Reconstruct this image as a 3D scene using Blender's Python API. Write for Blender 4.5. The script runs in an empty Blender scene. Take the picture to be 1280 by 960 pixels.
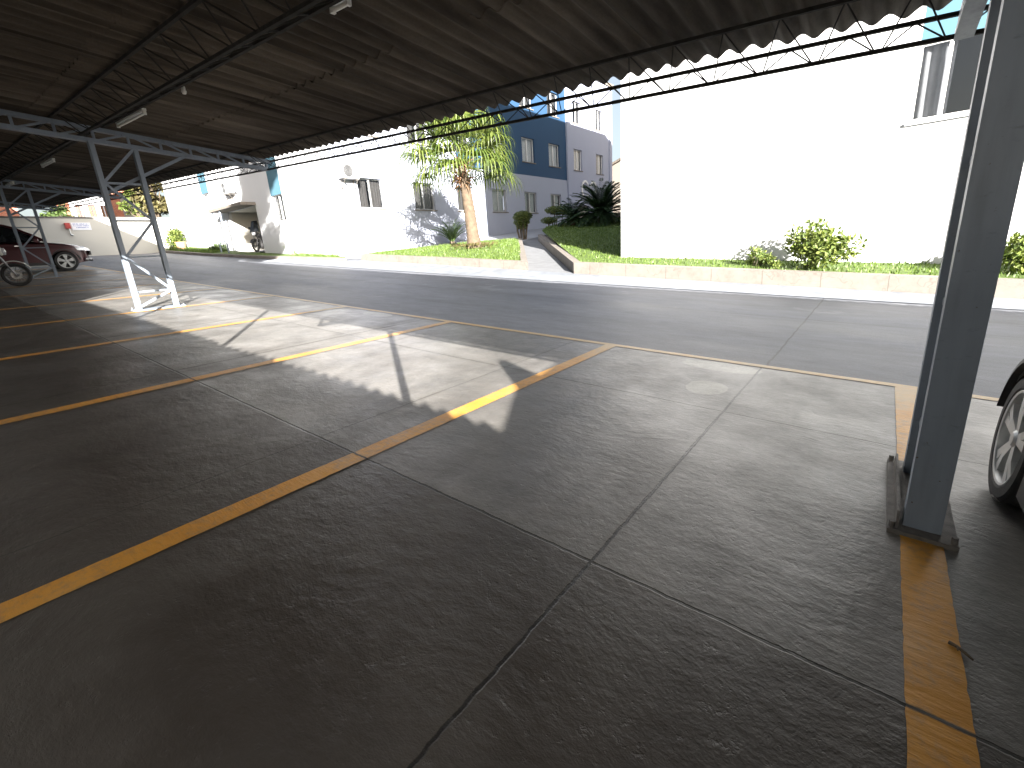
import bpy, bmesh, math, random
from mathutils import Vector, Matrix
random.seed(7)
R = math.radians
PI = math.pi
scene = bpy.context.scene
COL = scene.collection
S = 0.063            # fall of the yard along X (it climbs towards -X)
EYE = Vector((0, 0, 1.27))

# ------------------------------------------------------------------ camera
CX = Vector((0.78773747, 0.61223961, -0.06806128))
CY = Vector((0.12035381, -0.26132059, -0.95771943))      # down
CZ = Vector((-0.60413958, 0.74624005, -0.2795374))       # forward
cam = bpy.data.cameras.new('camera')
camo = bpy.data.objects.new('camera', cam)
COL.objects.link(camo)
mw = Matrix.Identity(4)
for i in range(3):
    mw[i][0], mw[i][1], mw[i][2], mw[i][3] = CX[i], -CY[i], -CZ[i], EYE[i]
camo.matrix_world = mw
cam.sensor_width = 36
cam.lens = 36 * 575 / 1280
cam.clip_start = 0.05
cam.clip_end = 1500
scene.camera = camo


def ray(px, py):
    return CX * (px - 640) + CY * (py - 480) + CZ * 575


def onX(px, py, x):
    r = ray(px, py)
    return EYE + r * (x / r.x)


def onY(px, py, y):
    r = ray(px, py)
    return EYE + r * (y / r.y)


def T(x, y):
    """height of the terrain"""
    xx = min(max(x, -50), 40)
    d = max(0, min(y, 45) - 9.6)
    return -S * xx + (0.00024 * xx * xx if xx < 0 else 0) + 0.075 * d


# ------------------------------------------------------------------ mesh builder
class MB:
    def __init__(s):
        s.v, s.f, s.m = [], [], []

    def vert(s, p):
        s.v.append(tuple(p))
        return len(s.v) - 1

    def face(s, pts, m=0):
        i = len(s.v)
        s.v += [tuple(p) for p in pts]
        s.f.append(tuple(range(i, i + len(pts))))
        s.m.append(m)

    def box(s, a, b, m=0):
        s.hexa([(x, y, z) for z in (a[2], b[2]) for (x, y) in ((a[0], a[1]), (b[0], a[1]), (b[0], b[1]), (a[0], b[1]))], m)

    def hexa(s, p, m=0):
        i = len(s.v)
        s.v += [tuple(q) for q in p]
        for f in ((0, 3, 2, 1), (4, 5, 6, 7), (0, 1, 5, 4), (1, 2, 6, 5), (2, 3, 7, 6), (3, 0, 4, 7)):
            s.f.append(tuple(i + k for k in f))
            s.m.append(m)

    def bar(s, p, q, w, h, up=(0, 0, 1), m=0):
        """rectangular bar from p to q, width w sideways, height h along up"""
        p, q, up = Vector(p), Vector(q), Vector(up)
        d = (q - p).normalized()
        sd = d.cross(up)
        if sd.length < 1e-4:
            sd = d.cross(Vector((1, 0, 0)))
        sd.normalize()
        u = sd.cross(d)
        a, b = sd * w / 2, u * h / 2
        s.hexa([p - a - b, p + a - b, p + a + b, p - a + b, q - a - b, q + a - b, q + a + b, q - a + b], m)

    def tube(s, pts, r, n=8, m=0, caps=True):
        pts = [Vector(p) for p in pts]
        if not isinstance(r, (list, tuple)):
            r = [r] * len(pts)
        rings = []
        prev = None
        for k, p in enumerate(pts):
            d = (pts[min(k + 1, len(pts) - 1)] - pts[max(k - 1, 0)]).normalized()
            if prev is None:
                a = d.cross(Vector((0, 0, 1)))
                if a.length < 1e-3:
                    a = d.cross(Vector((1, 0, 0)))
            else:
                a = prev - d * prev.dot(d)
            a.normalize()
            prev = a
            b = d.cross(a)
            i = len(s.v)
            for j in range(n):
                t = 2 * PI * j / n
                s.v.append(tuple(p + (a * math.cos(t) + b * math.sin(t)) * r[k]))
            rings.append(i)
        for k in range(len(pts) - 1):
            for j in range(n):
                a, b = rings[k], rings[k + 1]
                s.f.append((a + j, a + (j + 1) % n, b + (j + 1) % n, b + j))
                s.m.append(m)
        if caps:
            s.f.append(tuple(rings[0] + j for j in reversed(range(n))))
            s.m.append(m)
            s.f.append(tuple(rings[-1] + j for j in range(n)))
            s.m.append(m)

    def prism(s, poly, z0, z1, m=0):
        """poly: xy points counter-clockwise, z0/z1 numbers or functions of x, y"""
        f0 = z0 if callable(z0) else (lambda x, y: z0)
        f1 = z1 if callable(z1) else (lambda x, y: z1)
        i = len(s.v)
        n = len(poly)
        s.v += [(x, y, f0(x, y)) for x, y in poly] + [(x, y, f1(x, y)) for x, y in poly]
        s.f.append(tuple(i + k for k in reversed(range(n))))
        s.f.append(tuple(i + n + k for k in range(n)))
        s.m += [m, m]
        for k in range(n):
            s.f.append((i + k, i + (k + 1) % n, i + n + (k + 1) % n, i + n + k))
            s.m.append(m)

    def lathe(s, prof, o=(0, 0, 0), axis='Z', n=24, m=0, closed=False):
        """prof: list of (radius, height)"""
        i = len(s.v)
        o = Vector(o)
        for r, h in prof:
            for j in range(n):
                t = 2 * PI * j / n
                c, q = r * math.cos(t), r * math.sin(t)
                p = {'Z': (c, q, h), 'X': (h, c, q), 'Y': (q, h, c)}[axis]
                s.v.append(tuple(o + Vector(p)))
        k = len(prof)
        for a in range(k if closed else k - 1):
            b = (a + 1) % k
            for j in range(n):
                s.f.append((i + a * n + j, i + a * n + (j + 1) % n, i + b * n + (j + 1) % n, i + b * n + j))
                s.m.append(m)

    def build(s, name, mats, parent=None, smooth=False, angle=None, origin=None):
        me = bpy.data.meshes.new(name)
        vs = s.v
        if origin is not None:
            vs = [(x - origin[0], y - origin[1], z - origin[2]) for x, y, z in vs]
        me.from_pydata(vs, [], s.f)
        if not isinstance(mats, (list, tuple)):
            mats = [mats]
        for q in mats:
            me.materials.append(q)
        me.polygons.foreach_set('material_index', s.m)
        bm = bmesh.new()
        bm.from_mesh(me)
        if len(bm.verts) < 60000 and not getattr(s, 'leafy', False):
            bmesh.ops.recalc_face_normals(bm, faces=bm.faces)
        bm.to_mesh(me)
        bm.free()
        if smooth or angle:
            me.polygons.foreach_set('use_smooth', [True] * len(me.polygons))
            if angle:
                me.set_sharp_from_angle(angle=R(angle))
        me.update()
        o = bpy.data.objects.new(name, me)
        COL.objects.link(o)
        if parent:
            o.parent = parent
        if origin is not None:
            o.location = origin
        return o


def tag(o, label=None, cat=None, group=None, kind=None):
    for k, v in (('label', label), ('category', cat), ('group', group), ('kind', kind)):
        if v:
            o[k] = v
    return o


def empty(name, loc, rz, label, cat, group=None):
    o = bpy.data.objects.new(name, None)
    COL.objects.link(o)
    o.location = loc
    o.rotation_euler = (0, 0, rz)
    o.empty_display_size = 0.2
    return tag(o, label, cat, group)


def copy_tree(o, parent=None):
    c = o.copy()
    COL.objects.link(c)
    if parent:
        c.parent = parent
    for ch in list(o.children):
        copy_tree(ch, c)
    return c


# ------------------------------------------------------------------ materials
class NT:
    def __init__(s, name):
        s.mat = bpy.data.materials.new(name)
        s.mat.use_nodes = True
        s.t = s.mat.node_tree
        s.b = s.t.nodes['Principled BSDF']
        s.out = s.t.nodes['Material Output']

    def n(s, kind, **kw):
        o = s.t.nodes.new('ShaderNode' + kind)
        for k, v in kw.items():
            if k.startswith('i_'):
                o.inputs[k[2:].replace('_', ' ')].default_value = v
            else:
                setattr(o, k, v)
        return o

    def l(s, a, b):
        s.t.links.new(a, b)

    def coord(s):
        return s.n('TexCoord').outputs['Object']

    def pos(s):
        return s.n('NewGeometry').outputs['Position']

    def noise(s, vec, scale, detail=4, rough=0.55, stretch=None):
        if stretch:
            m = s.n('Mapping')
            m.inputs['Scale'].default_value = stretch
            s.l(vec, m.inputs['Vector'])
            vec = m.outputs['Vector']
        o = s.n('TexNoise')
        o.inputs['Scale'].default_value = scale
        o.inputs['Detail'].default_value = detail
        o.inputs['Roughness'].default_value = rough
        s.l(vec, o.inputs['Vector'])
        return o.outputs['Fac']

    def ramp(s, fac, stops):
        o = s.n('ValToRGB')
        e = o.color_ramp.elements
        while len(e) > 1:
            e.remove(e[-1])
        for i, (p, c) in enumerate(stops):
            if i:
                e.new(p)
            e[i].position = p
            c = c if isinstance(c, (tuple, list)) else (c, c, c)
            e[i].color = (*c[:3], 1)
        s.l(fac, o.inputs['Fac'])
        return o.outputs['Color']

    def mix(s, fac, a, b, mode='MIX'):
        o = s.n('Mix', data_type='RGBA', blend_type=mode)
        for sock, v in ((o.inputs['Factor'], fac), (o.inputs['A'], a), (o.inputs['B'], b)):
            if isinstance(v, (int, float)):
                sock.default_value = v if sock.type == 'VALUE' else (v, v, v, 1)
            elif isinstance(v, (tuple, list)):
                sock.default_value = (*v[:3], 1)
            else:
                s.l(v, sock)
        # the RGBA variants carry the same socket names; pick them explicitly
        return [q for q in o.outputs if q.type == 'RGBA'][0]

    def math(s, op, a, b=None, c=None, clamp=False):
        o = s.n('Math', operation=op, use_clamp=clamp)
        for i, v in enumerate((a, b, c)):
            if v is None:
                continue
            if isinstance(v, (int, float)):
                o.inputs[i].default_value = v
            else:
                s.l(v, o.inputs[i])
        return o.outputs[0]

    def bump(s, h, strength=0.3, dist=0.01, normal=None):
        o = s.n('Bump')
        o.inputs['Strength'].default_value = strength
        o.inputs['Distance'].default_value = dist
        s.l(h, o.inputs['Height'])
        if normal is not None:
            s.l(normal, o.inputs['Normal'])
        return o.outputs['Normal']

    def set(s, base=None, rough=None, normal=None, metal=None, spec=None):
        for k, v in (('Base Color', base), ('Roughness', rough), ('Normal', normal), ('Metallic', metal), ('Specular IOR Level', spec)):
            if v is None:
                continue
            sk = s.b.inputs[k]
            if isinstance(v, (int, float)):
                sk.default_value = v
            elif isinstance(v, (tuple, list)):
                sk.default_value = (*v[:3], 1)
            else:
                s.l(v, sk)
        return s.mat


def mixfix():
    pass


def simple(name, col, rough=0.6, metal=0.0, var=0.12, scale=6, bump=0.0, spec=0.5):
    t = NT(name)
    c = t.coord()
    n = t.noise(c, scale, 5)
    lo = tuple(x * (1 - var) for x in col)
    hi = tuple(min(1, x * (1 + var)) for x in col)
    base = t.ramp(n, [(0.3, lo), (0.7, hi)])
    nm = None
    if bump:
        nm = t.bump(t.noise(c, scale * 12, 4), bump, 0.005)
    return t.set(base, rough, nm, metal, spec)


def dirty_paint(name, col, dirt=(0.12, 0.11, 0.1), amount=0.25, rough=0.45, streak=True):
    t = NT(name)
    c = t.pos()
    n1 = t.noise(c, 2.2, 6, 0.6)
    n2 = t.noise(c, 5, 5, 0.6, (4, 4, 0.35) if streak else None)
    f = t.math('MULTIPLY', t.math('MULTIPLY', n1, n2), 1.0)
    f = t.ramp(f, [(0.2, 0.0), (0.5, amount)])
    base = t.mix(f, col, dirt)
    if streak:          # chipped spots show rust, grime in soft smears
        chip = t.noise(c, 34, 3, 0.6)
        base = t.mix(t.ramp(chip, [(0.70, 0.0), (0.735, 0.85)]), base, (0.085, 0.045, 0.025))
        sm = t.noise(c, 7, 4, 0.7, (1.2, 1.2, 3.5))
        base = t.mix(t.ramp(sm, [(0.62, 0.0), (0.74, 0.4)]), base, (0.07, 0.07, 0.07))
    return t.set(base, t.math('ADD', t.math('MULTIPLY', f, 0.4), rough), t.bump(t.noise(c, 40, 3), 0.06, 0.004))


def kerb_concrete(name, col, dirt, amount, rough, streak):
    """kerb stones: stained, with a joint about every metre and hair cracks"""
    t = NT(name)
    p = t.pos()
    n = t.math('MULTIPLY', t.noise(p, 2.2, 6, 0.6), t.noise(p, 9, 5, 0.7))
    c = t.mix(t.ramp(n, [(0.16, 0.0), (0.42, amount)]), col, dirt)
    sx = t.n('SeparateXYZ')
    t.l(p, sx.inputs[0])
    w = t.math('MULTIPLY', t.math('SUBTRACT', t.noise(p, 6, 3), 0.5), 0.03)
    along = t.math('ADD', t.math('SUBTRACT', sx.outputs['X'], t.math('MULTIPLY', sx.outputs['Y'], 0.45)), w)
    fr = t.math('ABSOLUTE', t.math('SUBTRACT', t.math('FRACT', t.math('DIVIDE', along, 1.05)), 0.5))
    j = t.ramp(fr, [(0.0, 1.0), (0.012, 0.0)])
    c = t.mix(t.math('MULTIPLY', j, 0.7), c, tuple(x * 0.5 for x in dirt))
    v = t.n('TexVoronoi', feature='DISTANCE_TO_EDGE')
    v.inputs['Scale'].default_value = 0.9
    ad = t.n('VectorMath', operation='ADD')
    nn = t.n('TexNoise')
    nn.inputs['Scale'].default_value = 3
    t.l(p, nn.inputs['Vector'])
    t.l(p, ad.inputs[0])
    t.l(nn.outputs['Color'], ad.inputs[1])
    t.l(ad.outputs[0], v.inputs['Vector'])
    cr = t.ramp(v.outputs['Distance'], [(0.0, 0.6), (0.012, 0.0)])
    c = t.mix(cr, c, dirt)
    return t.set(c, rough, t.bump(t.noise(p, 30, 5, 0.7), 0.25, 0.008))


def foliage(name, dark, light, trans=0.25, rough=0.5):
    t = NT(name)
    g = t.n('NewGeometry')
    base = t.ramp(g.outputs['Random Per Island'], [(0.0, dark), (0.55, tuple((a + b) / 2 for a, b in zip(dark, light))), (1.0, light)])
    t.set(base, rough)
    tr = t.n('BsdfTranslucent')
    hs = t.mix(1.0, base, (1.0, 1.1, 0.45), 'MULTIPLY')
    t.l(hs, tr.inputs['Color'])
    mx = t.n('MixShader')
    mx.inputs[0].default_value = trans
    t.l(t.b.outputs[0], mx.inputs[1])
    t.l(tr.outputs[0], mx.inputs[2])
    t.l(mx.outputs[0], t.out.inputs['Surface'])
    return t.mat


M = {}


def line_mask(t, sep_axis, centre, half, wob, wamp):
    """1 near the line axis = centre (in world coordinates), with a wobble"""
    d = t.math('ABSOLUTE', t.math('SUBTRACT', t.math('ADD', sep_axis, t.math('MULTIPLY', t.math('SUBTRACT', wob, 0.5), wamp)), centre))
    return t.math('SUBTRACT', 1.0, t.math('DIVIDE', d, half), clamp=True)


def floor_material():
    t = NT('brushed_concrete')
    p = t.pos()
    sx = t.n('SeparateXYZ')
    t.l(p, sx.inputs[0])
    X, Y = sx.outputs['X'], sx.outputs['Y']
    big = t.noise(p, 0.55, 6, 0.62)
    mid = t.noise(p, 2.6, 6, 0.65)
    fine = t.noise(p, 38, 5, 0.7)
    grain = t.noise(p, 170, 3, 0.6)
    c = t.ramp(big, [(0.25, (0.115, 0.109, 0.101)), (0.5, (0.16, 0.153, 0.143)), (0.75, (0.205, 0.197, 0.187))])
    c = t.mix(0.6, c, t.ramp(mid, [(0.3, 0.24), (0.64, 0.68)]), 'OVERLAY')
    c = t.mix(0.35, c, t.ramp(fine, [(0.3, 0.3), (0.7, 0.66)]), 'OVERLAY')
    # dark tyre and oil stains, brownish
    st = t.noise(p, 0.42, 5, 0.7, (1.0, 0.55, 1))
    c = t.mix(t.ramp(st, [(0.5, 0.0), (0.68, 0.5)]), c, (0.048, 0.040, 0.033))
    st2 = t.noise(p, 1.7, 4, 0.6, (1.6, 0.5, 1))
    c = t.mix(t.ramp(st2, [(0.58, 0.0), (0.74, 0.5)]), c, (0.06, 0.05, 0.042))
    # oil that dripped from the cars, one smear or two in every bay
    ow = t.noise(p, 3.2, 6, 0.75)
    for (cx, cy, rx, ry, k) in ((-1.5, 0.35, 0.55, 0.45, 0.75), (-0.3, -0.2, 0.5, 0.5, 0.6), (-1.0, 2.5, 0.35, 0.5, 0.4), (-3.7, 1.9, 0.5, 0.45, 0.55), (-3.5, 0.6, 0.6, 0.5, 0.65), (-6.3, 1.3, 0.6, 0.6, 0.6), (-8.9, 1.6, 0.6, 0.6, 0.6), (1.6, 1.0, 0.5, 0.8, 0.6)):
        dx = t.math('DIVIDE', t.math('SUBTRACT', X, cx), rx)
        dy = t.math('DIVIDE', t.math('SUBTRACT', Y, cy), ry)
        d = t.math('SQRT', t.math('ADD', t.math('MULTIPLY', dx, dx), t.math('MULTIPLY', dy, dy)))
        d = t.math('ADD', d, t.math('MULTIPLY', t.math('SUBTRACT', ow, 0.5), 1.6))
        m = t.math('SUBTRACT', 1.0, t.ramp(d, [(0.35, 0.0), (1.15, 1.0)]))
        c = t.mix(t.math('MULTIPLY', m, k * 0.75), c, (0.028, 0.022, 0.017))
    # the wheels have darkened two faint tracks in every bay
    bay = t.math('FRACT', t.math('DIVIDE', t.math('ADD', X, 2.33), 2.6))
    trk = t.math('ABSOLUTE', t.math('SUBTRACT', t.math('ABSOLUTE', t.math('SUBTRACT', bay, 0.5)), 0.27))
    trk = t.math('SUBTRACT', 1.0, t.math('DIVIDE', trk, 0.075), clamp=True)
    trk = t.math('MULTIPLY', trk, t.ramp(t.noise(p, 2.4, 5, 0.7, (2.5, 0.5, 1)), [(0.38, 0.0), (0.7, 0.55)]))
    c = t.mix(trk, c, (0.05, 0.045, 0.04))
    # pale worn spots
    c = t.mix(t.ramp(t.noise(p, 0.9, 6, 0.7), [(0.6, 0.0), (0.78, 0.38)]), c, (0.33, 0.32, 0.30))
    # deep shade painted into the floor colour behind the long joint
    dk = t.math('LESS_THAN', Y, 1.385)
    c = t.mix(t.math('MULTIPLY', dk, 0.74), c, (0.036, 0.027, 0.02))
    # round cement patches
    wob = t.noise(p, 6, 4)
    for (cx, cy, rx, ry) in ((-1.03, 3.83, 0.16, 0.20), (-1.10, 4.52, 0.36, 0.16), (-6.4, 4.55, 0.34, 0.14), (-13.9, 4.3, 0.4, 0.2)):
        dx = t.math('DIVIDE', t.math('SUBTRACT', X, cx), rx)
        dy = t.math('DIVIDE', t.math('SUBTRACT', Y, cy), ry)
        d = t.math('SQRT', t.math('ADD', t.math('MULTIPLY', dx, dx), t.math('MULTIPLY', dy, dy)))
        d = t.math('ADD', d, t.math('MULTIPLY', t.math('SUBTRACT', wob, 0.5), 0.35))
        k = t.math('SUBTRACT', 1.0, t.ramp(d, [(0.94, 0.0), (1.0, 1.0)]))
        k = t.math('MULTIPLY', k, t.math('GREATER_THAN', 4.68, Y))
        c = t.mix(t.math('MULTIPLY', k, 0.75), c, t.ramp(fine, [(0.3, (0.23, 0.22, 0.19)), (0.7, (0.36, 0.35, 0.31))]))
    # joints and cracks
    w1 = t.noise(p, 9, 4, 0.7)
    jm = None
    wide = None
    for ax, cs, half in ((X, (-0.78, -2.78, -5.4, -8.0, -10.6, -13.2, -15.8, 2.9, 5.5), 0.0085), (Y, (1.385, -1.3), 0.0085), (Y, (3.35,), 0.005)):
        for v in cs:
            h = half * (0.45 if v in (-2.78,) else 1)
            m = line_mask(t, ax, v, h, w1, 0.022)
            q = line_mask(t, ax, v, 0.075, w1, 0.05)
            jm = m if jm is None else t.math('MAXIMUM', jm, m)
            wide = q if wide is None else t.math('MAXIMUM', wide, q)
    jm = t.math('MULTIPLY', jm, 2.2, clamp=True)
    dirt = t.math('MULTIPLY', t.math('MULTIPLY', wide, wide), t.ramp(mid, [(0.4, 0.0), (0.65, 0.7)]))
    c = t.mix(dirt, c, (0.07, 0.062, 0.05))
    c = t.mix(t.math('MULTIPLY', jm, 0.95), c, (0.010, 0.009, 0.008))
    # broom swirls: short curved trowel strokes
    wv = t.n('TexNoise')
    wv.inputs['Scale'].default_value = 0.8
    wv.inputs['Detail'].default_value = 2
    t.l(p, wv.inputs['Vector'])
    vm = t.n('VectorMath', operation='MULTIPLY_ADD')
    t.l(wv.outputs['Color'], vm.inputs[0])
    vm.inputs[1].default_value = (0.9, 0.9, 0)
    t.l(p, vm.inputs[2])
    rot = t.n('Mapping')
    rot.inputs['Rotation'].default_value = (0, 0, R(28))
    rot.inputs['Scale'].default_value = (6, 16, 1)
    t.l(vm.outputs[0], rot.inputs['Vector'])
    br = t.n('TexNoise')
    br.inputs['Scale'].default_value = 1.0
    br.inputs['Detail'].default_value = 6
    br.inputs['Roughness'].default_value = 0.62
    t.l(rot.outputs[0], br.inputs['Vector'])
    pits = t.ramp(t.noise(p, 24, 4, 0.7), [(0.28, 0.0), (0.4, 1.0)])
    patchy = t.ramp(t.noise(p, 1.1, 3), [(0.4, 0.05), (0.7, 1.0)])
    hgt = t.math('ADD', t.math('MULTIPLY', t.math('MULTIPLY', br.outputs['Fac'], patchy), 0.75), t.math('MULTIPLY', pits, 0.14))
    lump = t.noise(p, 11, 5, 0.68, (0.8, 1.25, 1))
    hgt = t.math('ADD', hgt, t.math('MULTIPLY', t.math('MULTIPLY', lump, t.ramp(t.noise(p, 0.8, 3), [(0.35, 0.35), (0.65, 1.0)])), 0.9))
    hgt = t.math('ADD', hgt, t.math('MULTIPLY', grain, 0.07))
    hgt = t.math('ADD', hgt, t.math('MULTIPLY', mid, 0.8))
    hgt = t.math('SUBTRACT', hgt, t.math('MULTIPLY', jm, 0.5))
    nm = t.bump(hgt, 0.8, 0.011)
    ro = t.ramp(t.noise(p, 1.6, 5, 0.65), [(0.3, 0.34), (0.7, 0.56)])
    return t.set(c, ro, nm, spec=0.5)


def road_material():
    t = NT('worn_road_surface')
    p = t.pos()
    big = t.noise(p, 0.5, 6, 0.6, (0.45, 1.2, 1))
    fine = t.noise(p, 60, 5, 0.7)
    mid = t.noise(p, 4, 6, 0.65, (0.5, 1.3, 1))
    c = t.ramp(big, [(0.3, (0.078, 0.083, 0.097)), (0.7, (0.175, 0.183, 0.206))])
    c = t.mix(0.6, c, t.ramp(mid, [(0.3, 0.34), (0.66, 0.62)]), 'OVERLAY')
    c = t.mix(0.4, c, t.ramp(fine, [(0.3, 0.3), (0.7, 0.66)]), 'OVERLAY')
    sx = t.n('SeparateXYZ')
    t.l(p, sx.inputs[0])
    w = t.noise(p, 5, 4, 0.7)
    for yc in (6.1, 7.6, 8.6):
        tm = t.math('SUBTRACT', 1.0, t.math('DIVIDE', t.math('ABSOLUTE', t.math('SUBTRACT', sx.outputs['Y'], yc)), 0.35), clamp=True)
        tm = t.math('MULTIPLY', tm, t.ramp(t.noise(p, 1.3, 6, 0.7, (0.3, 1.5, 1)), [(0.35, 0.0), (0.7, 0.6)]))
        c = t.mix(tm, c, (0.05, 0.052, 0.058))
    pt = t.noise(p, 0.8, 5, 0.65)
    c = t.mix(t.ramp(pt, [(0.62, 0.0), (0.66, 0.35)]), c, (0.24, 0.245, 0.26))
    jm = None
    for ax, v in ((sx.outputs['X'], -0.76), (sx.outputs['X'], -8.3), (sx.outputs['X'], -16.0), (sx.outputs['Y'], 7.6)):
        q = line_mask(t, ax, v, 0.015, w, 0.05)
        jm = q if jm is None else t.math('MAXIMUM', jm, q)
    c = t.mix(t.math('MULTIPLY', jm, 0.8, clamp=True), c, (0.03, 0.03, 0.03))
    hgt = t.math('ADD', t.math('MULTIPLY', fine, 0.5), mid)
    return t.set(c, t.ramp(big, [(0.3, 0.5), (0.7, 0.72)]), t.bump(hgt, 0.7, 0.012), spec=0.4)


def line_material():
    t = NT('worn_yellow_paint')
    p = t.pos()
    n = t.noise(p, 26, 6, 0.7)
    b = t.noise(p, 1.3, 4, 0.6)
    c = t.ramp(b, [(0.3, (0.50, 0.225, 0.024)), (0.7, (0.62, 0.305, 0.045))])
    wear = t.math('ADD', t.math('MULTIPLY', n, 0.7), t.math('MULTIPLY', t.noise(p, 2.2, 5, 0.7), 0.5))
    c = t.mix(t.ramp(wear, [(0.58, 0.0), (0.74, 0.6)]), c, (0.22, 0.17, 0.11))
    c = t.mix(t.ramp(t.noise(p, 1.7, 4, 0.6), [(0.5, 0.0), (0.75, 0.35)]), c, (0.5, 0.42, 0.3))
    # towards the road the traffic has bleached the paint
    sx = t.n('SeparateXYZ')
    t.l(p, sx.inputs[0])
    fn = t.math('ADD', sx.outputs['Y'], t.math('MULTIPLY', t.math('SUBTRACT', t.noise(p, 1.1, 4, 0.6), 0.5), 3.0))
    fr = t.math('MULTIPLY', t.math('SUBTRACT', fn, 3.7, clamp=True), 0.75)
    c = t.mix(fr, c, (0.42, 0.33, 0.19))
    # hair cracks crossing the paint where the slab joints run
    sx = t.n('SeparateXYZ')
    t.l(p, sx.inputs[0])
    jm = line_mask(t, sx.outputs['Y'], 1.385, 0.011, t.noise(p, 9, 4, 0.7), 0.022)
    c = t.mix(t.math('MULTIPLY', jm, 1.6, clamp=True), c, (0.03, 0.025, 0.02))
    return t.set(c, 0.5, t.bump(t.math('ADD', t.noise(p, 16, 5, 0.6, (0.5, 2, 1)), t.math('MULTIPLY', n, 0.4)), 0.45, 0.008))


def roof_material():
    t = NT('weathered_fibre_cement')
    p = t.pos()
    a = t.noise(p, 1.0, 6, 0.65, (5.0, 0.5, 1))
    b = t.noise(p, 0.6, 5, 0.6)
    f = t.noise(p, 45, 4, 0.7)
    sx = t.n('SeparateXYZ')
    t.l(p, sx.inputs[0])
    c = t.ramp(a, [(0.28, (0.04, 0.033, 0.028)), (0.5, (0.105, 0.09, 0.075)), (0.75, (0.19, 0.165, 0.137))])
    c = t.mix(0.5, c, t.ramp(b, [(0.3, 0.3), (0.7, 0.66)]), 'OVERLAY')
    c = t.mix(0.3, c, t.ramp(f, [(0.3, 0.3), (0.7, 0.66)]), 'OVERLAY')
    # every sheet has weathered to its own tone; grime gathers along the side laps
    wn = t.n('TexWhiteNoise', noise_dimensions='2D')
    cb = t.n('CombineXYZ')
    t.l(t.math('FLOOR', t.math('DIVIDE', sx.outputs['X'], 0.98)), cb.inputs['X'])
    t.l(t.math('FLOOR', t.math('DIVIDE', t.math('ADD', sx.outputs['Y'], 0.1), 1.8)), cb.inputs['Y'])
    t.l(cb.outputs[0], wn.inputs['Vector'])
    c = t.mix(0.65, c, t.ramp(wn.outputs['Value'], [(0.0, 0.28), (1.0, 0.62)]), 'OVERLAY')
    fr = t.math('FRACT', t.math('DIVIDE', sx.outputs['X'], 0.98))
    lap = t.math('SUBTRACT', 1.0, t.math('DIVIDE', fr, t.math('ADD', 0.03, t.math('MULTIPLY', a, 0.12))), clamp=True)
    c = t.mix(t.math('MULTIPLY', lap, 0.7), c, (0.02, 0.017, 0.014))
    return t.set(c, 0.85, t.bump(f, 0.3, 0.004), spec=0.2)


def wall_paint(name, col, rough=0.75):
    t = NT(name)
    p = t.pos()
    n = t.noise(p, 0.8, 5, 0.6, (1, 1, 0.4))
    c = t.mix(t.ramp(n, [(0.4, 0.0), (0.8, 0.16)]), col, tuple(x * 0.72 for x in col))
    return t.set(c, rough, t.bump(t.noise(p, 60, 4, 0.7), 0.12, 0.004))


def grass_ground(name):
    t = NT(name)
    p = t.pos()
    c = t.ramp(t.noise(p, 7, 6, 0.7), [(0.3, (0.055, 0.095, 0.015)), (0.7, (0.11, 0.165, 0.028))])
    c = t.mix(t.ramp(t.noise(p, 0.9, 4), [(0.55, 0.0), (0.8, 0.4)]), c, (0.17, 0.2, 0.05))
    return t.set(c, 0.9, t.bump(t.noise(p, 60, 4, 0.7), 0.8, 0.03))


def glass_material(name='window_glass'):
    t = NT(name)
    gl = t.n('BsdfGlossy')
    gl.inputs['Roughness'].default_value = 0.03
    tr = t.n('BsdfTransparent')
    tr.inputs['Color'].default_value = (0.86, 0.87, 0.88, 1)
    lw = t.n('LayerWeight')
    fac = t.math('ADD', t.math('MULTIPLY', t.math('POWER', lw.outputs['Facing'], 4.0), 0.6), 0.07, clamp=True)
    mx = t.n('MixShader')
    t.l(fac, mx.inputs[0])
    t.l(tr.outputs[0], mx.inputs[1])
    t.l(gl.outputs[0], mx.inputs[2])
    t.l(mx.outputs[0], t.out.inputs['Surface'])
    return t.mat


M['floor'] = floor_material()
M['road'] = road_material()
M['line'] = line_material()
M['roof'] = roof_material()
M['grey_steel'] = dirty_paint('grey_blue_steel_paint', (0.235, 0.28, 0.345), (0.1, 0.095, 0.085), 0.4, 0.45)
M['truss_steel'] = simple('dull_truss_paint', (0.035, 0.034, 0.033), 0.9, 0, 0.3, 8, 0, 0.15)
M['base_steel'] = simple('rusty_base_steel', (0.14, 0.13, 0.12), 0.7, 0.0, 0.4, 14, 0.5)
M['white_wall'] = wall_paint('white_render', (0.62, 0.63, 0.655))
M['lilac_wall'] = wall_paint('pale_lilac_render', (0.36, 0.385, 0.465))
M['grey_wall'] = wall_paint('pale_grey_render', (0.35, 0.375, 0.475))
M['blue_wall'] = wall_paint('blue_render', (0.018, 0.06, 0.13))
M['light_blue_wall'] = wall_paint('light_blue_render', (0.06, 0.14, 0.19))
M['cream_wall'] = wall_paint('cream_render', (0.56, 0.545, 0.50))
M['beige_wall'] = wall_paint('beige_render', (0.2, 0.175, 0.15))
M['concrete'] = kerb_concrete('pale_kerb_concrete', (0.205, 0.182, 0.16), (0.11, 0.093, 0.078), 0.6, 0.85, False)
M['ramp'] = simple('ramp_concrete', (0.17, 0.175, 0.185), 0.8, 0, 0.15, 3, 0.3)
M['sunlit_strip'] = simple('sunlit_strip_colour', (0.185, 0.2, 0.225), 0.8, 0, 0.22, 2.5, 0.4)  # paler than the road, stands for full sun on it
M['apron'] = simple('apron_concrete', (0.3, 0.305, 0.32), 0.8, 0, 0.12, 2, 0.3)
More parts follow.
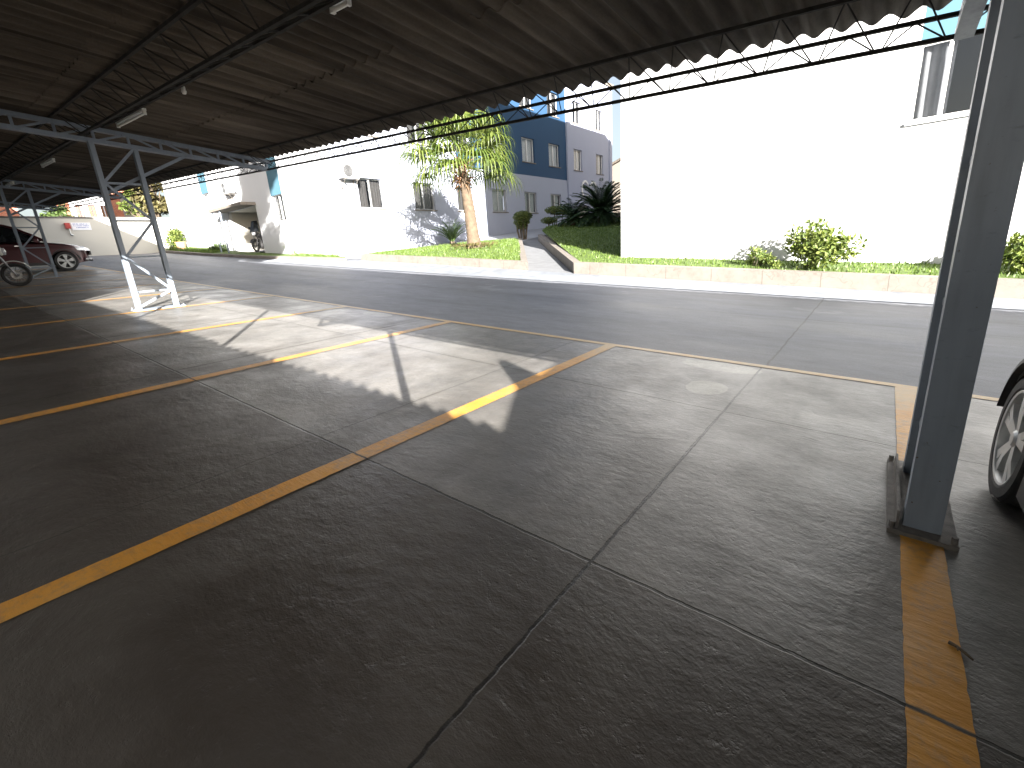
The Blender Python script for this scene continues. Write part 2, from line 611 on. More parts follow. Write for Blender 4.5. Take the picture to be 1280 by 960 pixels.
M['soil'] = simple('dry_soil', (0.12, 0.085, 0.055), 0.95, 0, 0.3, 12, 0.8)
M['ground'] = simple('dusty_ground', (0.2, 0.18, 0.15), 0.95, 0, 0.2, 0.6, 0.3)
M['grass_ground'] = grass_ground('lawn_turf')
M['grass'] = foliage('grass_blade', (0.058, 0.105, 0.015), (0.13, 0.19, 0.034), 0.25)
M['glass'] = glass_material()
M['frame_white'] = simple('white_window_frame', (0.75, 0.75, 0.75), 0.4, 0, 0.05)
M['frame_dark'] = simple('dark_window_frame', (0.07, 0.07, 0.075), 0.4, 0, 0.1)
M['frame_alu'] = simple('aluminium_frame', (0.5, 0.51, 0.52), 0.35, 0.6, 0.06)
M['curtain'] = simple('pale_curtain', (0.72, 0.72, 0.70), 0.9, 0, 0.06, 3)
M['curtain_dim'] = simple('grey_green_curtain', (0.5, 0.54, 0.52), 0.9, 0, 0.1, 3)
M['curtain_dark'] = simple('brown_blind', (0.065, 0.06, 0.056), 0.9, 0, 0.1, 3)
M['net_curtain'] = simple('net_curtain', (0.26, 0.26, 0.27), 0.9, 0, 0.15, 3)
M['dark'] = simple('dark_interior', (0.03, 0.03, 0.033), 0.9, 0, 0.1)
M['white_plastic'] = simple('white_plastic', (0.78, 0.78, 0.76), 0.4, 0, 0.05)
M['lamp_tube'] = simple('unlit_tube_glass', (0.85, 0.85, 0.82), 0.3, 0, 0.03)
M['black_rubber'] = simple('tyre_rubber', (0.022, 0.022, 0.023), 0.75, 0, 0.25, 20, 0.3)
M['black_plastic'] = simple('black_plastic', (0.02, 0.02, 0.021), 0.5, 0, 0.15)
M['alloy'] = simple('silver_alloy', (0.55, 0.56, 0.56), 0.35, 0.25, 0.05)
M['chrome'] = simple('bright_chrome', (0.75, 0.75, 0.76), 0.12, 1.0, 0.02)
M['trunk'] = simple('palm_bark', (0.10, 0.072, 0.048), 0.9, 0, 0.3, 9, 0.8)
M['bark'] = simple('brown_bark', (0.11, 0.085, 0.06), 0.95, 0, 0.3, 9, 0.8)
M['dead_frond'] = simple('dry_frond_base', (0.22, 0.12, 0.065), 0.9, 0, 0.4, 10, 0.3)
M['palm'] = foliage('palm_frond', (0.045, 0.085, 0.014), (0.18, 0.215, 0.05), 0.35)
M['cycad'] = foliage('cycad_frond', (0.022, 0.05, 0.022), (0.06, 0.11, 0.045), 0.12)
M['cycad_light'] = foliage('young_cycad_frond', (0.05, 0.10, 0.03), (0.14, 0.22, 0.06), 0.2)
M['topiary'] = foliage('topiary_leaf', (0.03, 0.06, 0.012), (0.14, 0.17, 0.03), 0.2)
M['shrub'] = foliage('bright_shrub_leaf', (0.06, 0.10, 0.018), (0.21, 0.245, 0.06), 0.28)
M['tree'] = foliage('tree_leaf', (0.03, 0.06, 0.015), (0.11, 0.16, 0.04), 0.2)
M['tree_brown'] = foliage('dry_tree_leaf', (0.06, 0.05, 0.02), (0.17, 0.15, 0.06), 0.2)
M['brick'] = None
M['sign_white'] = simple('sign_white', (0.78, 0.80, 0.86), 0.4, 0, 0.03)
M['sign_blue'] = simple('sign_blue_ink', (0.10, 0.14, 0.42), 0.5, 0, 0.05)
M['red'] = simple('red_enamel', (0.42, 0.035, 0.03), 0.4, 0, 0.15)


def brick_material():
    t = NT('orange_brick')
    p = t.pos()
    b = t.n('TexBrick')
    sep = t.n('SeparateXYZ')
    t.l(p, sep.inputs[0])
    cmb = t.n('CombineXYZ')
    t.l(sep.outputs['Y'], cmb.inputs['X'])
    t.l(sep.outputs['Z'], cmb.inputs['Y'])
    t.l(cmb.outputs[0], b.inputs['Vector'])
    b.inputs['Color1'].default_value = (0.50, 0.17, 0.09, 1)
    b.inputs['Color2'].default_value = (0.40, 0.12, 0.07, 1)
    b.inputs['Mortar'].default_value = (0.5, 0.36, 0.28, 1)
    b.inputs['Scale'].default_value = 3.0
    b.inputs['Mortar Size'].default_value = 0.02
    c = t.mix(0.7, b.outputs['Color'], t.ramp(t.noise(p, 1.3, 5, 0.7), [(0.3, 0.35), (0.7, 0.75)]), 'OVERLAY')
    return t.set(c, 0.9)


M['brick'] = brick_material()


def car_paint(name, col, metallic=0.3):
    t = NT(name)
    t.set(col, 0.32, None, metallic)
    t.b.inputs['Coat Weight'].default_value = 0.8
    t.b.inputs['Coat Roughness'].default_value = 0.05
    n = t.noise(t.coord(), 3, 5)
    t.l(t.ramp(n, [(0.3, 0.3), (0.7, 0.42)]), t.b.inputs['Roughness'])
    return t.mat


M['red_paint'] = car_paint('dark_red_car_paint', (0.045, 0.004, 0.007))
M['silver_paint'] = car_paint('silver_car_paint', (0.45, 0.45, 0.45), 0.6)
M['car_glass'] = simple('tinted_car_glass', (0.012, 0.014, 0.016), 0.06, 0, 0.1)
M['headlamp'] = simple('headlamp_lens', (0.55, 0.56, 0.58), 0.1, 0.3, 0.1)
M['tail_red'] = simple('red_lamp_lens', (0.3, 0.01, 0.01), 0.15, 0, 0.1)
M['bike_white'] = car_paint('white_bike_paint', (0.62, 0.62, 0.58), 0.0)
M['bike_black'] = car_paint('black_bike_paint', (0.02, 0.02, 0.022), 0.0)
M['engine'] = simple('engine_alloy', (0.16, 0.16, 0.165), 0.45, 0.7, 0.2)

# ================================================================== GROUND
def sheet(name, xs, ys, dz, mat, kind='structure'):
    b = MB()
    idx = {}
    for i, x in enumerate(xs):
        for j, y in enumerate(ys):
            idx[i, j] = b.vert((x, y, T(x, y) + dz))
    for i in range(len(xs) - 1):
        for j in range(len(ys) - 1):
            b.f.append((idx[i, j], idx[i + 1, j], idx[i + 1, j + 1], idx[i, j + 1]))
            b.m.append(0)
    return tag(b.build(name, mat), kind=kind)


sheet('ground', [-600, -50, -42, -36, -28, -20, -12, -6, 0, 40, 600], [-600, -16, 9.6, 45, 600], -0.03, M['ground'])
XS = [-35.9, -32, -28, -24, -20, -16, -12, -8, -4, 0, 25]
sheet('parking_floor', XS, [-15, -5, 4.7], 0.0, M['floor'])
sheet('road', XS, [4.7, 7, 9.6, 14.5], 0.0, M['road'])


def FZ(x):
    for a, c in zip(XS[:-1], XS[1:]):
        if a <= x <= c:
            return T(a, 0) + (T(c, 0) - T(a, 0)) * (x - a) / (c - a)


def line_strip(x0, x1, y0, y1):
    b = MB()
    cuts = sorted({x0, x1, *[q for q in XS if x0 < q < x1]})
    for a, c in zip(cuts[:-1], cuts[1:]):
        za, zc = FZ(a) + 0.004, FZ(c) + 0.004
        n = max(1, int((c - a) / 0.03)) if y1 - y0 < 0.3 else 1
        m = max(1, int((y1 - y0) / 0.03)) if c - a < 0.3 else 1
        rg = random.Random(int(a * 977 + y0 * 31))
        jx = lambda: rg.uniform(-0.0018, 0.0018)
        if m > 1:          # a line running along Y: both edges wander a little
            g = [(y0 + (y1 - y0) * k / m, jx(), jx()) for k in range(m + 1)]
            for (ya, l0, r0), (yb, l1, r1) in zip(g[:-1], g[1:]):
                b.face([(a + l0, ya, za), (c + r0, ya, zc), (c + r1, yb, zc), (a + l1, yb, za)])
        else:
            g = [((a + (c - a) * k / n), za + (zc - za) * k / n, jx() if 0 < k < n else 0, jx() if 0 < k < n else 0) for k in range(n + 1)]
            for (xa, z0, l0, r0), (xb, z1, l1, r1) in zip(g[:-1], g[1:]):
                b.face([(xa, y0 + l0, z0), (xb, y0 + l1, z1), (xb, y1 + r1, z1), (xa, y1 + r0, z0)])
    o = tag(b.build('bay_line', M['line']), kind='structure')
    o['group'] = 'yellow lines of the parking bays'


line_strip(-27.0, 8.0, 4.70, 4.79)
for xc in (5.42, 2.84):
    line_strip(xc - 0.07, xc + 0.07, -1.5, 4.70)
line_strip(0.195, 0.335, -1.2, 4.70)
for xc in (-2.33, -4.92, -7.56, -10.2, -12.8, -15.4, -18.0, -20.6, -23.2, -25.8):
    line_strip(xc - 0.065, xc + 0.065, -1.2, 4.70)

# ================================================================== CARPORT
carport = empty('carport', (0, 2.7, 0), 0, 'long grey carport with lattice columns and corrugated fibre cement roof over the parking bays', 'carport')


def P(o_name, mb, mat, parent, **kw):
    o = mb.build(o_name, mat, None, **kw)
    o.parent = parent
    o.matrix_parent_inverse = parent.matrix_basis.inverted() if parent.parent is None else (parent.parent.matrix_basis @ parent.matrix_basis).inverted()
    return o


def RS(y):                       # height of the roof sheet above the sloping floor
    return 2.83 + 0.085 * (5.35 - y)


def roof_mesh(x0, x1, rows, hfun, pitch=0.2, amp=0.028, thick=0.008, per=8):
    b = MB()
    n = int((x1 - x0) / pitch * per)
    for k, (ya, yb) in enumerate(rows):
        la, lb = 0.0, 0.014
        ring = []
        rj = random.random() * 0.01
        for i in range(n + 1):
            x = x0 + (x1 - x0) * i / n
            w = amp * math.cos(2 * PI * x / pitch)
            # sheets sag and lift a little, one by one
            sidx = int(x // 1.0)
            rng = random.Random(sidx * 31 + k)
            off = rng.uniform(-0.006, 0.006)
            za, zb = hfun(ya) - S * x + w + off, hfun(yb) - S * x + w + off
            yo = rng.uniform(-0.012, 0.012)
            ring.append((b.vert((x, ya + yo, za + la)), b.vert((x, yb, zb - lb)), b.vert((x, yb, zb - lb + thick)), b.vert((x, ya + yo, za + la + thick))))
        for i in range(n):
            p, q = ring[i], ring[i + 1]
            for a, c in ((0, 1), (1, 2), (2, 3), (3, 0)):
                b.f.append((p[a], q[a], q[c], p[c]))
                b.m.append(0)
    return b


rows = [(5.36, 3.5), (3.66, 1.75), (1.91, -0.1), (0.06, -1.30)]
P('roof_sheet', roof_mesh(-35.8, 19.6, rows, RS), M['roof'], carport, angle=50)


def tri_purlin(name, xa, xb, front, rear, bottom, rc=0.017, rd=0.006, step=0.42):
    """triangular lattice purlin along X; each chord is (y, height above floor)"""
    b = MB()
    pt = lambda x, c: Vector((x, c[0], c[1] - S * x))
    for c in (front, rear, bottom):
        n = 14
        pts = []
        for i in range(n + 1):
            x = xa + (xb - xa) * i / n
            p = pt(x, c)
            p.z += random.uniform(-0.006, 0.006)
            pts.append(p)
        for i in range(n):
            b.bar(pts[i], pts[i + 1], rc * 2, rc * 1.7)
    n = int((xb - xa) / step)
    for i in range(n):
        x = xa + (xb - xa) * i / n
        xm = xa + (xb - xa) * (i + 0.5) / n
        x2 = xa + (xb - xa) * (i + 1) / n
        for top in (front, rear):
            b.tube([pt(x, top), pt(xm - 0.02, bottom)], rd, 5, caps=False)
            b.tube([pt(xm + 0.02, bottom), pt(x2, top)], rd, 5, caps=False)
    return P(name, b, M['truss_steel'], carport)


tri_purlin('eave_purlin', -33, 19, (5.30, 2.735), (4.75, 2.825), (5.2, 2.565))
tri_purlin('purlin', -33, 19, (2.62, RS(2.62) - 0.06), (2.0, RS(2.0) - 0.06), (2.3, RS(2.3) - 0.24), 0.018, 0.008, 0.5)
tri_purlin('purlin', -33, 19, (0.6, RS(0.6) - 0.06), (0.0, RS(0.0) - 0.06), (0.3, RS(0.3) - 0.24), 0.018, 0.008, 0.5)
tri_purlin('purlin', -33, 19, (-0.95, RS(-0.95) - 0.06), (-1.25, RS(-1.25) - 0.05), (-1.1, RS(-1.1) - 0.2))


def channel(b, x, y, w, d, z0, z1, open_dir, t=0.008):
    """vertical channel: web facing away from open_dir"""
    yw = y if open_dir > 0 else y + d - t
    b.box((x - w / 2, yw, z0), (x + w / 2, yw + t, z1))
    for sx in (-1, 1):
        xe = x + sx * (w / 2 - t / 2)
        ya, yb = (y + t, y + d) if open_dir > 0 else (y, y + d - t)
        b.box((xe - t / 2, ya, z0), (xe + t / 2, yb, z1))
        xl = x + sx * (w / 2 - t - 0.011)
        ye = y + d - t if open_dir > 0 else y
        b.box((xl - 0.011, ye, z0), (xl + 0.011, ye + t, z1))


def rafter_low(y):
    return 2.575 + 0.074 * (5.2 - y)


def column(x):
    z = T(x, 2.7)
    zr = -S * x
    b = MB()
    channel(b, x, 2.37, 0.125, 0.068, z + 0.02, zr + rafter_low(2.4), 1)
    channel(b, x, 2.95, 0.10, 0.068, z + 0.02, zr + rafter_low(3.04), -1)
    c = P('column', b, M['grey_steel'], carport)
    l = MB()
    hs = [0.32 + 0.60 * i for i in range(5)]
    for i, h in enumerate(hs):
        if h < 2.62:
            l.bar((x, 2.435, z + h), (x, 2.955, z + h), 0.05, 0.03)
        if i < 4 and h + 0.6 < 2.85:
            a, e = ((2.435, 2.955) if i % 2 else (2.955, 2.435))
            l.bar((x + 0.032, a, z + h + 0.01), (x + 0.032, e, min(z + h + 0.59, zr + 2.70)), 0.02, 0.04)
    l.bar((x + 0.032, 2.435, z + 0.07), (x + 0.032, 2.955, z + 0.31), 0.02, 0.04)
    o = l.build('lacing', M['grey_steel'], c)
    p = MB()
    p.hexa([(x + dx, dy, T(x + dx, dy) + dz) for dz in (0.0, 0.022) for dx, dy in ((-0.115, 2.31), (0.115, 2.31), (0.115, 3.1), (-0.115, 3.1))])
    for dx, dy in ((-0.1, 2.33), (0.1, 2.33), (-0.1, 3.07), (0.1, 3.07)):
        p.lathe([(0.0, 0.04), (0.011, 0.04), (0.011, 0.0)], (x + dx, dy, z + 0.012 - S * dx), 'Z', 6)
    if x > -5:
      p.hexa([(x + sx, y, T(x + sx, y) + h) for h in (0.022,) for sx, y in ((-0.088, 2.33), (-0.078, 2.33), (-0.078, 3.05), (-0.088, 3.05))] +
           [(x + sx, y, T(x + sx, y) + 0.09) for sx, y in ((-0.088, 2.36), (-0.078, 2.36), (-0.078, 3.02), (-0.088, 3.02))])
    p.build('base_plate', M['base_steel'] if x > -5 else M['grey_steel'], c)


def rafter(x):
    z = -S * x
    b = MB()
    ya, yb = -1.2, 5.22
    for yy, hh, w in ((None, RS, 0.09),):
        b.bar((x, ya, z + RS(ya) - 0.115), (x, 5.3, z + RS(5.3) - 0.115), w, 0.06)
    b.bar((x, ya, z + rafter_low(ya)), (x, yb, z + rafter_low(yb)), 0.11, 0.06)
    n = 14
    for i in range(n + 1):
        y = ya + (yb - ya) * i / n
        b.bar((x, y, z + rafter_low(y)), (x, y, z + RS(y) - 0.115), 0.035, 0.035, (0, 1, 0))
        if i < n:
            y2 = ya + (yb - ya) * (i + 1) / n
            if y < 2.7:
                b.bar((x + 0.03, y, z + rafter_low(y)), (x + 0.03, y2, z + RS(y2) - 0.115), 0.02, 0.03)
            else:
                b.bar((x + 0.03, y, z + RS(y) - 0.115), (x + 0.03, y2, z + rafter_low(y2)), 0.02, 0.03)
    P('rafter', b, M['grey_steel'], carport)
    k = MB()
    k.bar((x - 0.045, 2.42, z + 1.98), (x - 0.045, 3.75, z + rafter_low(3.75)), 0.03, 0.05)
    P('knee_brace', k, M['grey_steel'], carport)


COLS = [0.265, -10.38, -20.9, -31.2, 10.9]
for x in COLS:
    column(x)
    rafter(x)


for k in range(9):
    x = 1.76 - 3.36 * k
    b = MB()
    b.tube([(x, -1.1, T(x, -1)), (x, -1.1, -S * x + RS(-1.1) - 0.22)], 0.034, 12)
    P('rear_post', b, M['grey_steel'], carport, angle=50)


def lamp(x, y, h, ln, label):
    z = h - S * x
    e = empty('fluorescent_lamp', (x, y, z), 0, label, 'lamp', 'unlit tube lamps under the carport roof')
    e.rotation_euler = (0, math.atan(S), 0)
    b = MB()
    b.box((-ln / 2, -0.025, 0.0), (ln / 2, 0.025, 0.03))
    b.box((-ln / 2, -0.02, -0.05), (-ln / 2 + 0.03, 0.02, -0.001))
    b.box((ln / 2 - 0.03, -0.02, -0.05), (ln / 2, 0.02, -0.001))
    b.build('housing', M['white_plastic'], e)
    b = MB()
    b.tube([(-ln / 2 + 0.03, 0, -0.03), (ln / 2 - 0.03, 0, -0.03)], 0.018, 10)
    b.build('tube', M['lamp_tube'], e, angle=50)


for (pa, pb, lab) in (((142, 157), (187, 136), 'long unlit tube lamp beside the top of the sunlit lattice column'),
                      ((51, 208), (69, 198), 'unlit tube lamp second in from the left end of the carport roof'),
                      ((7, 232), (18, 228), 'smallest and farthest unlit tube lamp, above the dark red car'),
                      ((414, 8), (436, -3), 'unlit tube lamp cut by the top edge of the picture')):
    a, c = onY(*pa, 2.66), onY(*pb, 2.66)
    m = (a + c) / 2
    lamp(m.x, 2.66, m.z + S * m.x, min(1.3, (a - c).length), lab)

# a dead twig lying by the near yellow line
b = MB()
tw = [(0.306, 1.713), (0.326, 1.705), (0.342, 1.69), (0.358, 1.672)]
b.tube([(x, y, T(x, y) + 0.011) for x, y in tw], [0.006, 0.005, 0.005, 0.003], 6)
b.tube([(0.326, 1.705, T(0.326, 1.7) + 0.011), (0.325, 1.685, T(0.325, 1.7) + 0.014)], [0.003, 0.002], 5)
tag(b.build('twig', M['bark'], None, True), 'short dark twig on the floor at the edge of the near yellow line', 'twig')

# small bulb holder on the purlin
b = MB()
q = onY(229, 111, 2.66)
b.lathe([(0, 0.03), (0.022, 0.025), (0.022, -0.01), (0.03, -0.03), (0.02, -0.055), (0, -0.06)], (0, 0, 0), 'Z', 12)
o = b.build('bulb_socket', M['white_plastic'], None, True)
o.location = q
tag(o, 'small white bulb socket on the purlin between two tube lamps', 'bulb socket')

# ================================================================== BEHIND THE CAMERA (added to shade the floor, never in frame)
back = empty('rear_shade_roof', (0, -7, 0), 0, 'unseen roof added behind the carport to shade the bay floor', 'carport')  # unseen, its front edge ends the sunlit patch on the near side
P('roof_sheet', roof_mesh(-6.6, 18.6, [(-3.1, -6.4), (-6.2, -10.8)], lambda y: 3.40 + 0.02 * (y + 3.1)), M['roof'], back, angle=50)
for k in range(5):
    x = 7.9 - 3.36 * k
    b = MB()
    b.box((x - 0.1, -3.5, T(x, -3.5)), (x + 0.1, -3.38, -S * x + 3.40))
    P('post', b, M['grey_steel'], back)
for x in (9.2, -5.7):
    b = MB()
    b.bar((x, -3.3, 3.38 - S * x), (x, -10.6, 3.3 - S * x), 0.06, 0.1)
    P('beam', b, M['grey_steel'], back)


def house(name, x0, x1, y0, y1, ztop, label, tilt=0.0):
    e = empty(name, ((x0 + x1) / 2, (y0 + y1) / 2, T((x0 + x1) / 2, 0)), 0, label, 'house')
    b = MB()
    zb = T(x1, 0) - 0.2
    b.hexa([(x0, y0, zb), (x1, y0, zb), (x1, y1, zb), (x0, y1, zb), (x0 + tilt, y0, ztop), (x1, y0, ztop), (x1, y1, ztop), (x0 + tilt, y1, ztop)])
    P('wall', b, M['cream_wall'], e)
    b = MB()
    b.box((x0 - 0.1 + tilt, y0 - 0.1, ztop + 0.003), (x1 + 0.1, y1 + 0.1, ztop + 0.2))
    P('roof', b, M['roof'], e)


gb = empty('sun_screen', (14, -2.85, T(14, -3)), 0, 'unseen thin screen added behind the parking bays on the right to shape the sunlit patch', 'wall')  # unseen screen added to cut the right end of the sunlit patch
gp = [(5.2, -0.8), (30, -0.8), (30, 5.9), (11, 5.8), (7.15, 4.43), (6.28, 3.97), (6.01, 4.13), (5.9, 3.78), (5.34, 3.33), (5.2, 3.2)]  # outline projected back from the shadow it has to cast
b = MB()
i = len(b.v)
for yy in (-2.93, -2.83):
    b.v += [(x, yy, h - S * x) for x, h in gp]
n = len(gp)
b.f.append(tuple(range(n)))
b.f.append(tuple(range(2 * n - 1, n - 1, -1)))
b.m += [0, 0]
for k in range(n):
    b.f.append((k, (k + 1) % n, n + (k + 1) % n, n + k))
    b.m.append(0)
P('wall_face', b, M['cream_wall'], gb)
house('left_sun_block', -45, -5.9, -11, -3.0, 10.2, 'unseen plain block added behind the parking bays on the left to keep off the sun')  # unseen blocker, added to shade the left floor and boundary wall

# ================================================================== BUILDINGS
def wall_panel(b, O, U, N, u0, u1, v0, v1, holes=(), thick=0.14, region=None, cuts_u=(), cuts_v=()):
    """wall face in the plane O + u*U + v*Z facing N, with rectangular openings (u0,u1,v0,v1) and their reveals"""
    O, U, N = Vector(O), Vector(U), Vector(N)
    Zv = Vector((0, 0, 1))
    us = sorted({u0, u1, *[c for c in cuts_u if u0 < c < u1], *[h[0] for h in holes], *[h[1] for h in holes]})
    vs = sorted({v0, v1, *[c for c in cuts_v if v0 < c < v1], *[h[2] for h in holes], *[h[3] for h in holes]})
    pt = lambda u, v, d=0: O + U * u + Zv * v - N * d
    for i in range(len(us) - 1):
        for j in range(len(vs) - 1):
            cu, cv = (us[i] + us[i + 1]) / 2, (vs[j] + vs[j + 1]) / 2
            if any(h[0] < cu < h[1] and h[2] < cv < h[3] for h in holes):
                continue
            b.face([pt(us[i], vs[j]), pt(us[i + 1], vs[j]), pt(us[i + 1], vs[j + 1]), pt(us[i], vs[j + 1])], region(cu, cv) if region else 0)
    for h in holes:
        m = region(h[0] - 0.01, (h[2] + h[3]) / 2) if region else 0
        a, c, d, e = (h[0], h[2]), (h[1], h[2]), (h[1], h[3]), (h[0], h[3])
        for p, q in ((a, c), (c, d), (d, e), (e, a)):
            b.face([pt(*p), pt(*q), pt(*q, thick), pt(*p, thick)], m)


def window(parent, O, U, N, w, h, frame='frame_white', curtain='curtain', gap=0.25, panes=2, sill=True, inset=0.12, sillmat='concrete', rng=random):
    """window in an opening with lower left corner O on the wall face"""
    O, U, N = Vector(O), Vector(U).normalized(), Vector(N).normalized()
    Zv = Vector((0, 0, 1))
    pt = lambda u, v, d: O + U * u + Zv * v - N * d
    t = 0.05
    b = MB()

    def slab(u0, u1, v0, v1, d0, d1):
        b.hexa([pt(u0, v0, d0), pt(u1, v0, d0), pt(u1, v0, d1), pt(u0, v0, d1), pt(u0, v1, d0), pt(u1, v1, d0), pt(u1, v1, d1), pt(u0, v1, d1)])
    g = 0.004
    slab(g, w - g, g, t, inset, inset + 0.05)
    slab(g, w - g, h - t, h - g, inset, inset + 0.05)
    slab(g, t, t, h - t, inset, inset + 0.05)
    slab(w - t, w - g, t, h - t, inset, inset + 0.05)
    for k in range(1, panes):
        u = w * k / panes
        slab(u - 0.028, u + 0.028, t, h - t, inset - 0.008, inset + 0.04)
    f = P('window', b, M[frame], parent)
    b = MB()
    slab(t, w - t, t, h - t, inset + 0.021, inset + 0.027)
    b.build('pane', M['glass'], f)
    if curtain:
        b = MB()
        spans = [(0.03, w - 0.03)] if gap <= 0 else [(0.03, w * (0.5 - gap)), (w * (0.5 + gap * 0.6), w - 0.03)]
        for (a, c) in spans:
            n = max(6, int((c - a) / 0.022))
            i0 = len(b.v)
            ph = rng.uniform(0, 6)
            for i in range(n + 1):
                u = a + (c - a) * i / n
                d = inset + 0.13 + 0.022 * math.sin(u * 46 + ph) + 0.012 * math.sin(u * 17 + ph * 2)
                b.v.append(tuple(pt(u, h - 0.02, d)))
                b.v.append(tuple(pt(u + 0.012 * math.sin(u * 9), 0.03, d + 0.02 * math.sin(u * 31))))
            for i in range(n):
                k = i0 + 2 * i
                b.f.append((k, k + 2, k + 3, k + 1))
                b.m.append(0)
        b.build('curtain', M[curtain], f, True)
    if sill:
        b = MB()
        slab(-0.06, w + 0.06, -0.055, -0.003, -0.05, 0.08)
        b.build('sill', M[sillmat], f)
    return f


# ---- left apartment block: long side X = -18 facing the ramp, short side Y = 11.6 facing the road
BX, BY = -18.0, 11.6
ZT = 12.6
left = empty('apartment_block', (BX, BY, T(BX, BY)), 0, 'three storey white apartment block with blue painted bands behind the palm', 'building')
ww = 1.32
ys0 = [12.78, 15.86, 18.80, 21.65, 24.78, 27.72]
ys1 = [12.78, 15.86, 18.80, 21.65, 24.78, 27.72, 30.9, 34.2]
wins = [(y, 3.44, ww, 1.22) for y in ys0] + [(y, 6.38, ww if y < 30 else 1.15, 1.36) for y in ys1] + [(y, 9.38, ww if y < 30 else 1.15, 1.36) for y in ys1]
door_hole = (31.3, 33.0, 1.2, 4.05)
holes = [(y, y + w, z, z + h) for y, z, w, h in wins] + [door_hole]
b = MB()
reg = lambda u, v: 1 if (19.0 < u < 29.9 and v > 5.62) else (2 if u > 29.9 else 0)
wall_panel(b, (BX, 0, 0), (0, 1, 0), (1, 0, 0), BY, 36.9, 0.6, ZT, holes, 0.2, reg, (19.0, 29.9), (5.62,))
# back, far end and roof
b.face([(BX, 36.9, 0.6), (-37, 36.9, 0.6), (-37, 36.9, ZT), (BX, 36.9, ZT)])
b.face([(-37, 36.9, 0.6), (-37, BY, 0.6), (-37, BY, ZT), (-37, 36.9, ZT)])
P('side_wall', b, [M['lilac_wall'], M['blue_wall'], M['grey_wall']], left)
fh = [(-28.3, -25.0, 1.2, 4.25), (-23.25, -22.2, 3.3, 4.47), (-31.2, -30.2, 4.55, 5.5)]
fh2 = [(-23.25, -22.2, 6.4, 7.7), (-31.2, -30.2, 7.4, 8.6), (-23.25, -22.2, 9.4, 10.7)]
b = MB()
reg2 = lambda u, v: 1 if ((-23.25 < u < -22.2 and v > 4.47) or (-31.2 < u < -30.2 and v > 5.5)) else 0
wall_panel(b, (0, BY, 0), (1, 0, 0), (0, -1, 0), -37, BX, 0.6, ZT, fh + fh2, 0.16, reg2)
P('front_wall', b, [M['white_wall'], M['light_blue_wall']], left)
b = MB()
b.box((-37.1, BY - 0.1, ZT + 0.003), (BX + 0.1, 37.0, ZT + 0.22))
P('roof_slab', b, M['concrete'], left)
rw = random.Random(3)
for (y, z, w, h) in wins:
    lit = y < 20
    window(left, (BX, y, z), (0, 1, 0), (1, 0, 0), w, h, 'frame_alu' if z < 5 else 'frame_white', ('curtain_dark' if y < 20 else 'curtain_dim') if z < 5 else ('curtain' if 20 < y and z < 8 else 'curtain_dark'), (0.06 if lit else rw.choice([0, 0, 0.05, 0.1])), rng=rw)
for (x0, x1, z0, z1) in fh[1:] + fh2:
    window(left, (x0, BY, z0), (1, 0, 0), (0, -1, 0), x1 - x0, z1 - z0, 'frame_white', 'curtain_dark', 0.06, sill=False, rng=rw)
# porch: a dark recess behind the motorcycle
b = MB()
x0, x1, z1, yb = -28.3, -25.0, 4.25, BY + 2.8
zf = 2.06
ins = 0.003
b.face([(x0, BY + 0.16, zf), (x1, BY + 0.16, zf), (x1, yb, zf), (x0, yb, zf)])
b.face([(x0, yb, zf), (x1, yb, zf), (x1, yb, z1), (x0, yb, z1)])
b.face([(x0 + ins, BY + 0.16, zf), (x0 + ins, yb, zf), (x0 + ins, yb, z1), (x0 + ins, BY + 0.16, z1)])
b.face([(x1 - ins, BY + 0.16, zf), (x1 - ins, yb, zf), (x1 - ins, yb, z1), (x1 - ins, BY + 0.16, z1)])
b.face([(x0, BY + 0.16, z1 + 0.002), (x1, BY + 0.16, z1 + 0.002), (x1, yb, z1 + 0.002), (x0, yb, z1 + 0.002)])
P('porch_recess', b, M['cream_wall'], left)
b = MB()
b.box((-28.9, BY - 0.75, 4.27), (-24.9, BY - 0.004, 4.40))
P('porch_slab', b, M['concrete'], left)
for px in (-28.7, -27.75):
    b = MB()
    zt = T(px, BY - 0.6)
    b.tube([(px, BY - 0.62, zt), (px, BY - 0.62, 4.27)], 0.045, 10)
    if px > -28:
        b.tube([(px, BY - 0.62, 3.2), (px + 0.5, BY - 0.62, 3.75)], 0.02, 8)
        b.tube([(px - 0.95, BY - 0.62, 2.75), (px, BY - 0.62, 2.75)], 0.02, 8)
    P('porch_post', b, M['grey_steel'], left, angle=50)
b = MB()
xa = onY(276, 240, BY - 0.05).x
b.tube([(xa, BY - 0.05, 4.42), (xa, BY - 0.05, 9.5)], 0.045, 8)
P('drain_pipe', b, M['frame_alu'], left, angle=50)
# pilasters on the long side and the entrance
for y0, y1 in ((29.9, 30.35), (36.3, 36.6)):
    b = MB()
    b.box((BX + 0.003, y0, 1.0), (BX + 0.12, y1, ZT - 2.9 if y0 < 31 else ZT - 3.2))
    P('pilaster', b, M['grey_wall'], left)
b = MB()
b.box((BX - 0.13, 31.36, 1.3), (BX - 0.08, 32.94, 4.0))
d = P('entrance_door', b, M['frame_dark'], left)
b = MB()
b.box((BX - 0.075, 31.5, 2.2), (BX - 0.07, 32.1, 3.9))
b.box((BX - 0.075, 32.2, 2.2), (BX - 0.07, 32.8, 3.9))
b.build('door_glass', M['glass'], d)
# white ring-shaped block letters over the entrance (C2)
b = MB()


def letter_path(pts, w=0.14):
    for p, q in zip(pts[:-1], pts[1:]):
        b.bar(p, q, w, 0.06, (1, 0, 0))


